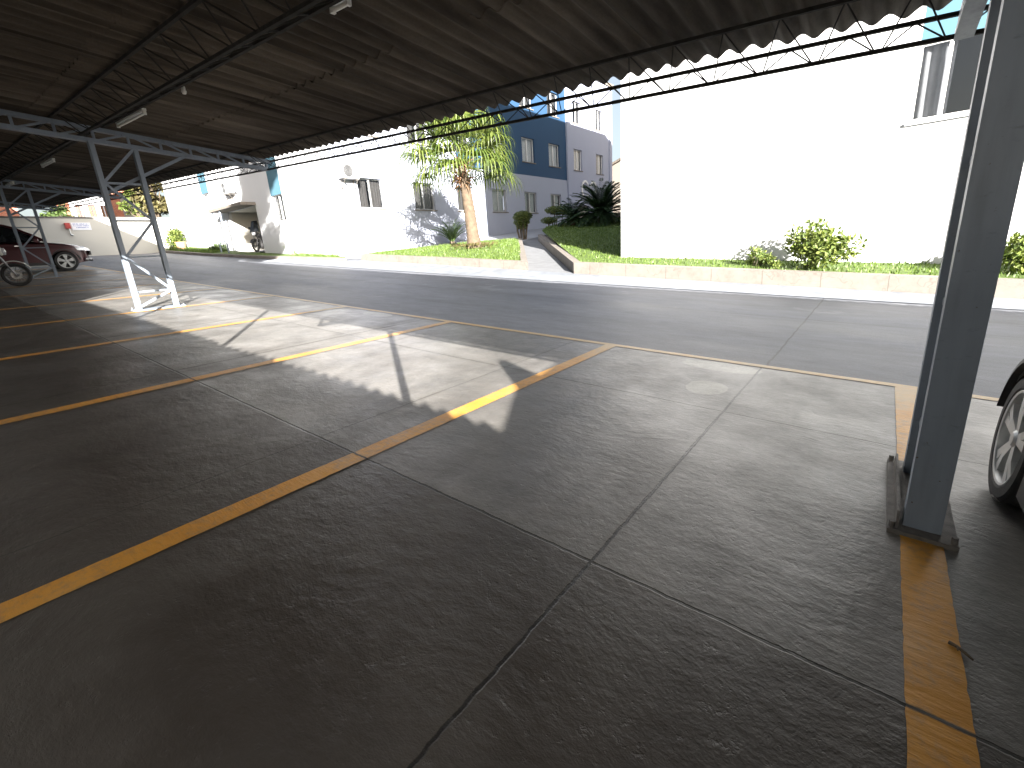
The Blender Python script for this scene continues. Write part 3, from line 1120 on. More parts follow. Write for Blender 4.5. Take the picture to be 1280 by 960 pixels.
yl, zl = 31.85, 4.62
xs = BX + 0.05
letter_path([(xs, yl + 0.52 + 0.5 * math.cos(R(a)), zl + 0.55 + 0.55 * math.sin(R(a))) for a in range(40, 325, 20)])
letter_path([(xs, yl + 1.75 + 0.45 * math.cos(R(a)), zl + 0.68 + 0.42 * math.sin(R(a))) for a in range(170, -50, -20)] + [(xs, yl + 1.3, zl), (xs, yl + 2.25, zl)])
P('entrance_lettering', b, M['frame_white'], left)


M['ac_grey'] = simple('weathered_ac_case', (0.30, 0.30, 0.29), 0.5, 0, 0.1, 4)


def ac_unit(loc, rz, label):
    """fan on the -Y face, back on +Y"""
    e = empty('air_conditioner', loc, rz, label, 'air conditioner', 'air conditioner boxes on the left block')
    b = MB()
    b.box((-0.42, -0.30, 0), (0.42, 0.0, 0.58))
    o = b.build('case', M['ac_grey'], e)
    m = o.modifiers.new('bevel', 'BEVEL')
    m.width = 0.02
    m.segments = 2
    b = MB()
    b.lathe([(0.24, -0.302), (0.24, -0.318), (0.225, -0.318), (0.225, -0.302)], (-0.1, 0, 0.29), 'Y', 28)
    for k in range(1, 6):
        b.lathe([(0.04 * k, -0.308), (0.04 * k + 0.007, -0.308), (0.04 * k + 0.007, -0.315), (0.04 * k, -0.315)], (-0.1, 0, 0.29), 'Y', 24, closed=True)
    b.build('fan_grille', M['frame_alu'], e)
    b = MB()
    b.lathe([(0.22, -0.303), (0.0, -0.303)], (-0.1, 0, 0.29), 'Y', 24)
    b.build('fan_opening', M['dark'], e)
    for x in (-0.3, 0.3):
        b = MB()
        b.box((x - 0.02, -0.36, -0.045), (x + 0.02, 0.04, -0.003))
        b.box((x - 0.02, 0.0, -0.4), (x + 0.02, 0.04, -0.045))
        b.bar((x, -0.3, -0.05), (x, 0.02, -0.38), 0.02, 0.02)
        b.build('bracket', M['base_steel'], e)
    b = MB()
    b.tube([(0.42, -0.1, 0.2), (0.5, -0.1, 0.18), (0.54, -0.06, 0.1), (0.54, 0.0, -0.1), (0.54, 0.03, 0.3)], 0.016, 8)
    b.build('hose', M['black_plastic'], e)


q = onY(291, 243, BY)
ac_unit((q.x, BY - 0.045, q.z), 0, 'white air conditioner box with round fan above the porch of the motorcycle')
ac_unit((BX + 0.045, 12.28, 4.52), R(90), 'white air conditioner box beside the leftmost window of the long white wall')

# ---- right apartment block
RX, RY = -5.75, 12.3
right = empty('apartment_block', (RX, RY, T(RX, RY)), 0, 'tall blank white apartment block on the right, with one window over a blue band', 'building')
b = MB()
ZR = 13.9
wr = [(0.06, 1.78, 3.05, 4.33), (0.06, 1.78, 6.0, 7.3), (0.06, 1.78, 9.0, 10.3), (5.2, 6.9, 3.05, 4.33), (5.2, 6.9, 6.0, 7.3)]
regr = lambda u, v: 1 if ((0.06 < u < 1.78 or 5.2 < u < 6.9) and v > 4.33) else 0
wall_panel(b, (0, RY, 0), (1, 0, 0), (0, -1, 0), RX, 16, -0.5, ZR, wr, 0.16, regr)
b.face([(RX, RY, -0.5), (RX, 27, -0.5), (RX, 27, ZR), (RX, RY, ZR)])
b.face([(RX, 27, -0.5), (16, 27, -0.5), (16, 27, ZR), (RX, 27, ZR)])
b.face([(16, RY, -0.5), (16, 27, -0.5), (16, 27, ZR), (16, RY, ZR)])
P('wall', b, [M['white_wall'], M['light_blue_wall']], right)
b = MB()
b.box((RX - 0.002, RY - 0.002, ZR + 0.003), (16.05, 27.05, ZR + 0.2))
P('roof_slab', b, M['concrete'], right)
for (x0, x1, z0, z1) in wr:
    f = window(right, (x0, RY, z0), (1, 0, 0), (0, -1, 0), x1 - x0, z1 - z0, 'frame_white', 'net_curtain', 0.2, 4, True, 0.07, 'white_wall')

# ---- far beige block closing the gap
far = empty('beige_block', (-17, 52, T(-17, 45)), 0, 'narrow beige wall with sloping roof seen in the gap between the blocks', 'building')
b = MB()
b.hexa([(-26, 46, 0), (-8, 46, 0), (-8, 58, 0), (-26, 58, 0), (-26, 46, 7.4), (-8, 46, 13.5), (-8, 58, 13.5), (-26, 58, 7.4)])
P('wall', b, M['beige_wall'], far)
b = MB()
b.hexa([(-26.3, 45.7, 7.3), (-7.7, 45.7, 13.6), (-7.7, 58.3, 13.6), (-26.3, 58.3, 7.3), (-26.3, 45.7, 7.5), (-7.7, 45.7, 13.8), (-7.7, 58.3, 13.8), (-26.3, 58.3, 7.5)])
P('roof', b, M['roof'], far)

# ---- boundary wall at the end of the yard
WX = -36.0
bw = empty('boundary_wall', (WX, 3, T(WX, 3)), 0, 'long cream boundary wall closing the far end of the parking yard', 'wall')
b = MB()
b.box((WX - 0.2, -12, 1.5), (WX, 11.55, 4.63))
P('wall_face', b, M['cream_wall'], bw)
b = MB()
b.box((WX - 0.25, -12.05, 4.633), (WX + 0.05, 11.55, 4.71))
P('coping', b, M['base_steel'], bw)

# notice board and red fire hose box on it
sg = onX(88, 278.2, WX + 0.03)
se = onX(115, 287.5, WX + 0.03)
e = empty('notice_board', (WX, (sg.y + se.y) / 2, se.z), 0, 'white notice board with three lines of blue lettering on the cream wall', 'sign')
b = MB()
b.box((WX + 0.003, sg.y, se.z), (WX + 0.028, se.y, sg.z))
P('board', b, M['sign_white'], e)
b = MB()
rg = random.Random(5)
hh = (sg.z - se.z)
for k, (u0, u1) in enumerate(((0.08, 0.86), (0.1, 0.9), (0.22, 0.84))):
    z = sg.z - hh * (0.2 + 0.23 * k)
    y = sg.y + (se.y - sg.y) * u0
    ye = sg.y + (se.y - sg.y) * u1
    while y < ye:
        wd = rg.uniform(0.012, 0.026)
        b.box((WX + 0.0285, y, z - hh * 0.05), (WX + 0.031, y + wd, z + hh * rg.uniform(0.03, 0.06)))
        y += wd + rg.choice([0.006, 0.006, 0.008, 0.03])
P('lettering', b, M['sign_blue'], e)
q0, q1 = onX(79.5, 279, WX), onX(88, 286, WX)
e = empty('hose_box', (WX, (q0.y + q1.y) / 2, q1.z), 0, 'red fire hose box with a grey pipe stub beside the notice board', 'hose box')
b = MB()
b.box((WX + 0.004, q0.y, q1.z), (WX + 0.2, q1.y, q0.z))
b.box((WX + 0.201, q0.y + 0.04, q1.z + 0.04), (WX + 0.215, q1.y - 0.04, q0.z - 0.04))
P('cabinet', b, M['red'], e)
b = MB()
ym = (q0.y + q1.y) / 2 + 0.03
b.tube([(WX + 0.1, ym, q1.z - 0.002), (WX + 0.1, ym, q1.z - 0.34)], 0.035, 10)
b.tube([(WX + 0.1, ym, q1.z - 0.30), (WX + 0.1, ym + 0.1, q1.z - 0.36)], 0.045, 10)
P('pipe', b, M['frame_alu'], e, angle=50)

# ---- what stands beyond the boundary wall
bh = empty('brick_house', (-50, 8, 3), 0, 'orange brick house rising beyond the cream boundary wall', 'house')
q0, q1 = onX(103, 268, -50), onX(150, 250, -50)
b = MB()
b.box((-58, q0.y, 0), (-50, q1.y, 8.6))
P('wall', b, M['brick'], bh)
b = MB()
b.box((-58.3, q0.y - 0.3, 8.603), (-49.7, q1.y + 0.3, 8.9))
P('roof', b, M['roof'], bh)
q2, q3 = onX(90, 268, -47), onX(106, 254, -47)
wh = empty('white_house', (-47, q2.y, 3), 0, 'white house with dark barred windows beyond the boundary wall', 'house')
b = MB()
hl = [(q2.y + 0.3 + 0.72 * k, q2.y + 0.75 + 0.72 * k, 5.4, 6.6) for k in range(3)]
wall_panel(b, (-47, 0, 0), (0, 1, 0), (1, 0, 0), q2.y, q3.y + 0.4, 0, 9, hl, 0.2)
P('wall', b, M['white_wall'], wh)
for h in hl:
    window(wh, (-47, h[0], h[2]), (0, 1, 0), (1, 0, 0), h[1] - h[0], h[3] - h[2], 'frame_dark', None, 0, 2, False)
q4, q5 = onX(-10, 274, -44), onX(22, 262, -44)
oh = empty('brick_house', (-44, q4.y, 3), 0, 'orange brick wall peeping over the boundary wall at the left edge', 'house')
b = MB()
b.box((-50, q4.y - 3, 0), (-44, q5.y, 6.3))
P('wall', b, M['brick'], oh)
q6, q7 = onX(150, 268, -55), onX(180, 240, -55)
b = MB()
wh2 = empty('pale_house', (-55, q6.y, 3), 0, 'pale house with a red tile roof beyond the wall, behind the lattice column', 'house')
b.box((-62, q6.y, 0), (-55, q7.y, 8.5))
P('wall', b, M['cream_wall'], wh2)
b = MB()
b.hexa([(-62.5, q6.y - .5, 8.503), (-54.5, q6.y - .5, 8.503), (-54.5, q7.y + .5, 8.503), (-62.5, q7.y + .5, 8.503), (-60, q6.y + .5, 10), (-57, q6.y + .5, 10), (-57, q7.y - .5, 10), (-60, q7.y - .5, 10)])
P('roof', b, M['brick'], wh2)

# ================================================================== BEDS, LAWNS, LOW WALLS
def poly_strip(b, pts, w, h, base=T, cap=0.0):
    """low wall along a plan polyline; inner side to the left of the path"""
    n = len(pts)
    offs = []
    for i, p in enumerate(pts):
        a = Vector(pts[max(i - 1, 0)])
        c = Vector(pts[min(i + 1, n - 1)])
        d1 = (Vector(p) - a).normalized() if i else None
        d2 = (c - Vector(p)).normalized() if i < n - 1 else None
        n1 = Vector((-d1.y, d1.x)) if d1 else Vector((-d2.y, d2.x))
        n2 = Vector((-d2.y, d2.x)) if d2 else n1
        m = (n1 + n2).normalized()
        offs.append(Vector(p) + m * (w / max(0.4, m.dot(n1))))
    hf = h if callable(h) else (lambda i: h)
    for i in range(n - 1):
        (ax, ay), (bx, by) = pts[i], pts[i + 1]
        (cx, cy), (dx, dy) = offs[i + 1], offs[i]
        b.hexa([(ax, ay, base(ax, ay) - 0.05), (bx, by, base(bx, by) - 0.05), (cx, cy, base(cx, cy) - 0.05), (dx, dy, base(dx, dy) - 0.05),
                (ax, ay, base(ax, ay) + hf(i)), (bx, by, base(bx, by) + hf(i + 1)), (cx, cy, base(cx, cy) + hf(i + 1)), (dx, dy, base(dx, dy) + hf(i))])


def pt_in(poly, x, y):
    r = False
    for (ax, ay), (bx, by) in zip(poly, poly[1:] + poly[:1]):
        if (ay > y) != (by > y) and x < (bx - ax) * (y - ay) / (by - ay) + ax:
            r = not r
    return r


def lawn_mesh(name, poly, hfun, mat, step=0.5):
    xs = [p[0] for p in poly]
    ys = [p[1] for p in poly]
    bm = bmesh.new()
    vs = [bm.verts.new((x, y, 0)) for x, y in poly]
    bm.faces.new(vs)
    x = math.floor(min(xs))
    while x < max(xs):
        bmesh.ops.bisect_plane(bm, geom=bm.verts[:] + bm.edges[:] + bm.faces[:], plane_co=(x, 0, 0), plane_no=(1, 0, 0))
        x += step
    y = math.floor(min(ys))
    while y < max(ys):
        bmesh.ops.bisect_plane(bm, geom=bm.verts[:] + bm.edges[:] + bm.faces[:], plane_co=(0, y, 0), plane_no=(0, 1, 0))
        y += step
    for v in bm.verts:
        v.co.z = hfun(v.co.x, v.co.y)
    bmesh.ops.recalc_face_normals(bm, faces=bm.faces)
    me = bpy.data.meshes.new(name)
    bm.to_mesh(me)
    bm.free()
    me.materials.append(mat)
    for p in me.polygons:
        p.use_smooth = True
    o = bpy.data.objects.new(name, me)
    COL.objects.link(o)
    return o


def grass_on(name, poly, hfun, n, hgt=0.07, seed=1):
    rg = random.Random(seed)
    xs = [p[0] for p in poly]
    ys = [p[1] for p in poly]
    b = MB()
    b.leafy = True
    k = 0
    while k < n:
        x, y = rg.uniform(min(xs), max(xs)), rg.uniform(min(ys), max(ys))
        if not pt_in(poly, x, y):
            continue
        k += 1
        z = hfun(x, y)
        a = rg.uniform(0, 2 * PI)
        h = hgt * rg.uniform(0.5, 1.4)
        w = 0.012 * rg.uniform(0.8, 1.6)
        lx, ly = rg.uniform(-.5, .5) * h, rg.uniform(-.5, .5) * h
        c, s_ = math.cos(a) * w, math.sin(a) * w
        b.face([(x - c, y - s_, z - 0.01), (x + c, y + s_, z - 0.01), (x + lx, y + ly, z + h)])
    o = b.build(name, M['grass'])
    return tag(o, kind='stuff')


# right bed: front wall along the road, side wall up along the ramp
RB = [(16.0, 10.0), (1.8, 10.68), (-1.24, 10.82), (-6.55, 11.08), (-13.35, 19.3)]
b = MB()
RBp = list(RB)
poly_strip(b, list(reversed(RBp)), 0.2, lambda i: 0.29)
o = b.build('low_wall', M['concrete'])
tag(o, 'pale concrete low wall holding the lawn before the blank white block and along the right of the ramp', 'low wall')


def rb_h(x, y):
    return T(x, y) + 0.27 + 0.02 * max(0, y - 11)


rb_poly = [(16, 10.2), (1.8, 10.87), (-1.2, 11.0), (-6.45, 11.28), (-13.1, 19.3), (-14.3, 21.5), (-14.5, 26.5), (-5.6, 26.5), (-5.6, 12.5), (16, 12.5)]
tag(lawn_mesh('lawn', rb_poly, rb_h, M['grass_ground']), kind='structure')
grass_on('grass', rb_poly, rb_h, 26000, 0.06, 2)

# left bed with the palm
LB = [(-16.7, 11.5), (-11.66, 11.4), (-8.15, 11.2), (-13.6, 18.3), (-14.2, 18.35), (-15.6, 16.6), (-17.2, 12.4)]
b = MB()
poly_strip(b, LB[:4] + [LB[4]], 0.2, lambda i: 0.25 if i < 3 else 0.2)
o = b.build('low_wall', M['concrete'])
tag(o, 'pale concrete low wall round the palm bed, left of the ramp', 'low wall')
b = MB()
poly_strip(b, LB[4:] + [LB[0]], 0.2, lambda i: 0.2 + (0.05 if i == 3 else 0))
o = b.build('low_wall', M['concrete'])
tag(o, 'white low wall between the palm bed and the long white house wall', 'low wall')


def lb_h(x, y):
    # the bed is heaped up towards the palm
    d = math.hypot(x + 12.3, y - 13.6)
    return T(x, y) + 0.2 + 0.2 * math.exp(-(d / 1.6) ** 2)


lb_poly = [(-16.5, 11.6), (-11.66, 11.57), (-8.5, 11.38), (-13.65, 18.1), (-14.1, 18.1), (-15.5, 16.4), (-17.0, 12.4)]
tag(lawn_mesh('lawn', lb_poly, lb_h, M['grass_ground']), kind='structure')
grass_on('grass', lb_poly, lb_h, 9000, 0.06, 3)

# the ramp between the beds, and a paved strip beside the houses
b = MB()
rp = [(-8.1, 11.0), (-6.57, 11.03), (-13.3, 19.2), (-14.6, 21.4), (-17.95, 22.5), (-17.95, 18.0), (-13.7, 18.2)]
o = lawn_mesh('ramp_path', rp, lambda x, y: T(x, y) + 0.012, M['ramp'], 1.0)
tag(o, kind='structure')
o = lawn_mesh('house_apron', [(-17.98, 11.62), (-17.2, 11.62), (-17.4, 12.4), (-15.7, 16.6), (-14.2, 18.4), (-13.7, 18.2), (-14.6, 21.4), (-14.6, 37), (-17.98, 37)], lambda x, y: T(x, y) + 0.02 + 0.0 * x, M['apron'], 1.0)
tag(o, kind='structure')

sunlit_outline = [(19.9, 9.75), (19.9, 10.02), (1.8, 10.67), (-1.24, 10.81), (-6.52, 11.04), (-8.15, 11.19), (-11.66, 11.39), (-16.7, 11.49), (-17.3, 11.1), (-22.0, 10.7), (-22.0, 9.95), (-10, 9.9)]
tag(lawn_mesh('sunlit_strip', sunlit_outline, lambda x, y: T(x, y) + 0.014, M['sunlit_strip'], 1.0), kind='structure')  # strip laid over the sunlit road edge, sun brightness put into its colour

# kerb and planting strip before the short side of the left block
b = MB()
poly_strip(b, [(-35.9, 10.2), (-29.5, 10.25), (-24.0, 10.5), (-17.3, 11.1)], 0.14, 0.13)
o = b.build('kerb', M['concrete'])
tag(o, kind='structure')
sp = [(-35.9, 10.35), (-29.5, 10.4), (-24.0, 10.65), (-17.3, 11.25), (-17.9, 11.58), (-35.9, 11.58)]
sp_h = lambda x, y: T(x, y) + 0.11
tag(lawn_mesh('lawn', sp, sp_h, M['grass_ground']), kind='structure')
gs = [(-35.5, 10.4), (-28.9, 10.5), (-28.9, 11.5), (-35.5, 11.5)]
grass_on('grass', gs, sp_h, 2500, 0.16, 4)
grass_on('grass', [(-21.5, 11.3), (-18.2, 11.42), (-18.2, 11.55), (-21.5, 11.55)], sp_h, 900, 0.1, 5)


# ================================================================== PLANTS
def leaf(b, p, d, up, ln, w, m=0, fold=0.15):
    """pointed leaf: two triangles pairs along d"""
    s_ = d.cross(up)
    if s_.length < 1e-4:
        s_ = d.cross(Vector((1, 0, 0)))
    s_.normalize()
    u = s_.cross(d).normalized()
    mid = p + d * ln * 0.45
    tip = p + d * ln - u * ln * fold
    b.face([p, mid + s_ * w / 2 + u * w * 0.1, tip, mid - s_ * w / 2 + u * w * 0.1], m)


def rvec(rg):
    while True:
        v = Vector((rg.uniform(-1, 1), rg.uniform(-1, 1), rg.uniform(-1, 1)))
        if 0.1 < v.length < 1:
            return v.normalized()


def clump(b, c, rad, n, ln, w, rg, hollow=0.45):
    c = Vector(c)
    for _ in range(n):
        v = rvec(rg)
        k = hollow + (1 - hollow) * rg.random() ** 0.5
        p = c + Vector((v.x * rad[0], v.y * rad[1], v.z * rad[2])) * k
        d = (v * 0.7 + rvec(rg) * 0.9).normalized()
        leaf(b, p, d, (v + rvec(rg) * 0.5 + Vector((0, 0, 0.4))), ln * rg.uniform(0.6, 1.3), w * rg.uniform(0.7, 1.3))


def shrub(name, loc, size, label, mat, n=900, ln=0.09, w=0.05, seed=1, group=None, blobs=9, cat='shrub'):
    rg = random.Random(seed)
    e = empty(name, loc, rg.uniform(0, 6), label, cat, group)
    b = MB()
    b.leafy = True
    L = MB()
    for k in range(blobs):
        a = rg.uniform(0, 2 * PI)
        r = rg.uniform(0.1, 0.7)
        c = Vector((math.cos(a) * r * size[0], math.sin(a) * r * size[1], size[2] * rg.uniform(0.25, 0.95 - 0.35 * r)))
        s_ = rg.uniform(0.28, 0.48)
        clump(b, c, (size[0] * s_, size[1] * s_, size[2] * s_ * 0.75), n // blobs, ln, w, rg, 0.2)
        L.tube([(0.02 * k, 0, -0.03), c * 0.5 + Vector((0, 0, -0.03)), c], [0.014, 0.01, 0.004], 5)
    b.build('foliage', mat, e)
    L.build('stems', M['bark'], e, angle=60)
    return e


q = (-1.13, 11.45)
shrub('leafy_shrub', (q[0], q[1], rb_h(*q)), (0.84, 0.5, 0.82), 'largest bright green bush before the blank white wall, left of the big grey column', M['shrub'], 2600, 0.1, 0.055, 11, 'bushes along the blank white wall', 13)
q = (-2.2, 11.5)
shrub('leafy_shrub', (q[0], q[1], rb_h(*q)), (0.36, 0.26, 0.36), 'small low green bush left of the largest bush by the blank white wall', M['shrub'], 450, 0.08, 0.045, 12, 'bushes along the blank white wall', 6)
q = (-1.8, 11.25)
shrub('leafy_shrub', (q[0], q[1], rb_h(*q)), (0.16, 0.14, 0.16), 'tiny green tuft at the foot of the largest bush', M['shrub'], 160, 0.07, 0.04, 18, 'bushes along the blank white wall', 4)
q = (1.92, 11.4)
shrub('leafy_shrub', (q[0], q[1], rb_h(*q)), (0.55, 0.42, 0.82), 'bright green bush right of the big grey column at the picture edge', M['shrub'], 2200, 0.1, 0.055, 13, 'bushes along the blank white wall', 12)
q = (2.9, 11.4)
shrub('leafy_shrub', (q[0], q[1], rb_h(*q)), (0.6, 0.45, 0.9), 'bush beyond the right edge, beside the blank white wall', M['shrub'], 900, 0.1, 0.055, 14, 'bushes along the blank white wall', 10)

# clipped topiary: stems under a dense crown
def topiary(loc, crowns, stems, label, seed, name='topiary_bush', group=None, cat='topiary'):
    rg = random.Random(seed)
    e = empty(name, loc, 0, label, cat, group)
    b = MB()
    b.leafy = True
    for (c, r, n) in crowns:
        clump(b, c, r, n, 0.075, 0.045, rg, 0.55)
        clump(b, c, [q * 0.6 for q in r], n // 3, 0.09, 0.05, rg, 0.2)
    b.build('foliage', M['topiary'], e)
    L = MB()
    for (x, y) in stems:
        c = min(crowns, key=lambda k: math.hypot(k[0][0] - x, k[0][1] - y))
        pts = [(x * 0.6, y * 0.6, -0.03), (x + rg.uniform(-.05, .05), y + rg.uniform(-.05, .05), c[0][2] * 0.5), (x * 1.1, y * 1.1, c[0][2])]
        L.tube(pts, [0.036, 0.028, 0.02], 6)
    L.build('stems', M['bark'], e, angle=60)


topiary((-14.5, 19.6, T(-14.5, 19.6)), [((0.04, 0.04, 1.12), (0.47, 0.47, 0.22), 1700), ((0, 0, 0.88), (0.40, 0.40, 0.22), 1000), ((0, 0, 0.66), (0.3, 0.3, 0.16), 400)], [(-0.3, 0), (-0.22, 0.14), (-0.13, -0.16), (-0.05, 0.2), (0.02, -0.2), (0.08, 0.1), (0.16, 0.16), (0.22, -0.14), (0.3, 0.04), (0.12, -0.05)],
        'clipped round topiary bush on bare stems at the top of the ramp', 21)
topiary((-14.9, 23.2, T(-14.9, 23.2) + 0.1), [((0.0, 0.6, 1.12), (0.5, 1.3, 0.22), 2200), ((0.25, -0.9, 0.55), (0.35, 0.6, 0.15), 800), ((0.5, 1.3, 0.55), (0.35, 0.8, 0.15), 700)],
        [(0, -0.5), (0.05, 0), (-0.05, 0.4), (0, 0.9), (0.1, 1.4), (0.3, -1.1), (0.35, -0.7)],
        'clipped flat topped hedge on bare stems under the shaded windows', 22, 'clipped_hedge', None, 'hedge')


def fan_palm(loc, tilt_pts, label):
    rg = random.Random(17)
    e = empty('palm_tree', loc, 0, label, 'palm tree')
    b = MB()
    pts, rr = [], []
    n = 40
    base, top = Vector((0, 0, -0.1)), Vector(tilt_pts)
    for i in range(n + 1):
        t = i / n
        p = base.lerp(top, t) + Vector((0.10 * math.sin(t * 2.2), 0, 0))
        pts.append(p)
        rr.append((0.245 - 0.085 * t + 0.10 * math.exp(-t * 14)) * (1 + 0.035 * ((i % 2) * 2 - 1)) + rg.uniform(-0.006, 0.006))
    b.tube(pts, rr, 16)
    b.build('trunk', M['trunk'], e, True)
    c0 = pts[-1]
    D = MB()
    D.leafy = True
    for k in range(70):
        a = rg.uniform(0, 2 * PI)
        h = rg.uniform(-0.55, 0.25)
        d = Vector((math.cos(a), math.sin(a), rg.uniform(-0.5, 0.9))).normalized()
        p = c0 + Vector((math.cos(a) * 0.13, math.sin(a) * 0.13, h))
        leaf(D, p, d, Vector((0, 0, 1)), rg.uniform(0.25, 0.6), rg.uniform(0.05, 0.11))
        leaf(D, p, (d + Vector((0, 0, -0.6))).normalized(), Vector((math.cos(a), math.sin(a), 0)), rg.uniform(0.2, 0.5), 0.06)
    D.build('frond_bases', M['dead_frond'], e)
    F = MB()
    F.leafy = True
    G = MB()
    for k in range(38):
        a = k * 2.399963 + rg.uniform(-0.2, 0.2)
        el = R(80 - 92 * (k / 37) ** 0.85 + rg.uniform(-8, 8))
        ln = rg.uniform(1.25, 1.75) * (1.0 if el > R(10) else 0.8)
        d = Vector((math.cos(a) * math.cos(el), math.sin(a) * math.cos(el), math.sin(el)))
        c1 = c0 + Vector((0, 0, 0.1)) + d * ln + Vector((0, 0, -0.12 * math.cos(el)))
        G.tube([c0 + Vector((0, 0, 0.05)) + d * 0.1, c0 + Vector((0, 0, 0.09)) + d * ln * 0.6, c1], [0.022, 0.016, 0.012], 5)
        # fan blade: plane spanned by d and the horizontal side vector
        sd = Vector((-math.sin(a), math.cos(a), 0))
        up = sd.cross(d) * -1
        if up.z < 0:
            up = -up
        nb = 30
        Lb = rg.uniform(1.25, 1.55)
        dead = False
        for j in range(nb):
            th = R(-118 + 236 * j / (nb - 1))
            dr = d * math.cos(th) + sd * math.sin(th) + up * (0.22 * abs(math.sin(th)) + 0.05 * ((j % 2) * 2 - 1))
            dr.normalize()
            ll = Lb * (0.72 + 0.28 * math.cos(th * 0.75)) * rg.uniform(0.9, 1.08)
            w = 0.056
            tang = (-d * math.sin(th) + sd * math.cos(th)).normalized()
            p = c1
            prev = None
            segs = 6
            droop = rg.uniform(0.75, 1.15)
            for q_ in range(segs + 1):
                t = q_ / segs
                bend = max(0, t - 0.42) / 0.58
                pos = c1 + dr * ll * (t if t < 0.45 else 0.45 + (t - 0.45) * (1 - 0.55 * bend)) + Vector((0, 0, -1)) * ll * 0.5 * bend ** 1.35 * droop
                wt = w * (0.5 + 1.4 * t if t < 0.4 else 1.06 * (1 - (t - 0.4) / 0.6) ** 0.8 + 0.06)
                cur = (pos - tang * wt / 2, pos + tang * wt / 2)
                if prev:
                    i = len(F.v)
                    F.v += [tuple(prev[0]), tuple(prev[1]), tuple(cur[1]), tuple(cur[0])]
                    F.f.append((i, i + 1, i + 2, i + 3))
                    F.m.append(0)
                prev = cur
    o = F.build('fronds', M['palm'], e)
    bm = bmesh.new()
    bm.from_mesh(o.data)
    bmesh.ops.remove_doubles(bm, verts=bm.verts, dist=0.0004)
    bm.to_mesh(o.data)
    bm.free()
    G.build('frond_stalks', M['palm'], e, angle=60)


pb = (-12.1, 13.3)
fan_palm((*pb, lb_h(*pb)), (-0.42, 0.05, 2.75), 'tall fan palm with drooping yellow green fronds on the triangular lawn')
# litter and rosette at its foot
b = MB()
b.leafy = True
rg = random.Random(8)
for _ in range(260):
    a, r = rg.uniform(0, 6.28), rg.uniform(0.25, 0.9)
    p = Vector((math.cos(a) * r, math.sin(a) * r, 0.03))
    leaf(b, p, Vector((math.cos(a) * 0.5, math.sin(a) * 0.5, 0.9)).normalized() if rg.random() < .5 else rvec(rg), Vector((0, 0, 1)), 0.16, 0.045)
o = b.build('ground_plants', M['tree_brown'])
o.location = (*pb, lb_h(*pb))
tag(o, kind='stuff', label='low dry ground plants ringing the foot of the palm', cat='ground cover')


def cycad(loc, n, ln, label, mat, seed, name='cycad', trunk=0.25, rise=(75, -5), pinnae=26, pw=0.022, pl=0.2, group=None):
    rg = random.Random(seed)
    e = empty(name, loc, 0, label, 'cycad' if name == 'cycad' else 'plant', group)
    b = MB()
    b.lathe([(0.0, trunk), (0.12, trunk), (0.15, trunk * 0.5), (0.16, -0.05)], (0, 0, 0), 'Z', 12)
    b.build('stem', M['bark'], e, angle=60)
    F = MB()
    F.leafy = True
    for k in range(n):
        a = k * 2.399963 + rg.uniform(-.2, .2)
        el = R(rise[0] + (rise[1] - rise[0]) * (k / n) + rg.uniform(-7, 7))
        L = ln * rg.uniform(0.8, 1.1)
        hd = Vector((math.cos(a), math.sin(a), 0))
        pts = []
        p = Vector((0, 0, trunk)) + hd * 0.06
        seg = 10
        for i in range(seg + 1):
            pts.append(p.copy())
            e2 = el - R(52) * (i / seg) ** 1.4
            p = p + (hd * math.cos(e2) + Vector((0, 0, math.sin(e2)))) * L / seg
        F.tube(pts, [0.014 * (1 - 0.7 * i / seg) for i in range(seg + 1)], 4, caps=False)
        sd = Vector((-math.sin(a), math.cos(a), 0))
        for j in range(pinnae):
            t = 0.12 + 0.88 * j / (pinnae - 1)
            i = min(int(t * seg), seg - 1)
            f = t * seg - i
            q_ = pts[i].lerp(pts[i + 1], f)
            d = (pts[i + 1] - pts[i]).normalized()
            up = sd.cross(d)
            l2 = pl * (math.sin(PI * (0.15 + 0.8 * t)) ** 0.6) * rg.uniform(.9, 1.1)
            for s_ in (-1, 1):
                dr = (sd * s_ + d * 0.75 + up * 0.25 * (1 if up.z > 0 else -1)).normalized()
                leaf(F, q_, dr, Vector((0, 0, 1)), l2, pw, 0, 0.25)
    F.build('fronds', mat, e)


q = (-11.5, 22.3)
cycad((*q, rb_h(*q)), 150, 1.8, 'big dark green cycad filling the gap before the entrance lettering', M['cycad'], 31, trunk=0.45, rise=(88, -22), pinnae=36, pl=0.3, pw=0.045)
q = (-13.0, 22.0)
cycad((*q, rb_h(*q)), 60, 1.2, 'smaller cycad leaning out to the left of the big dark cycad', M['cycad'], 32, trunk=0.3, rise=(80, -14), pinnae=28, pl=0.24, pw=0.04)
q = (-16.7, 16.8)
cycad((*q, T(*q) + 0.1), 34, 1.05, 'young cycad with upright fronds between the palm trunk and the white wall', M['cycad_light'], 33, trunk=0.1, rise=(88, 48), pinnae=24, pl=0.2, pw=0.03)

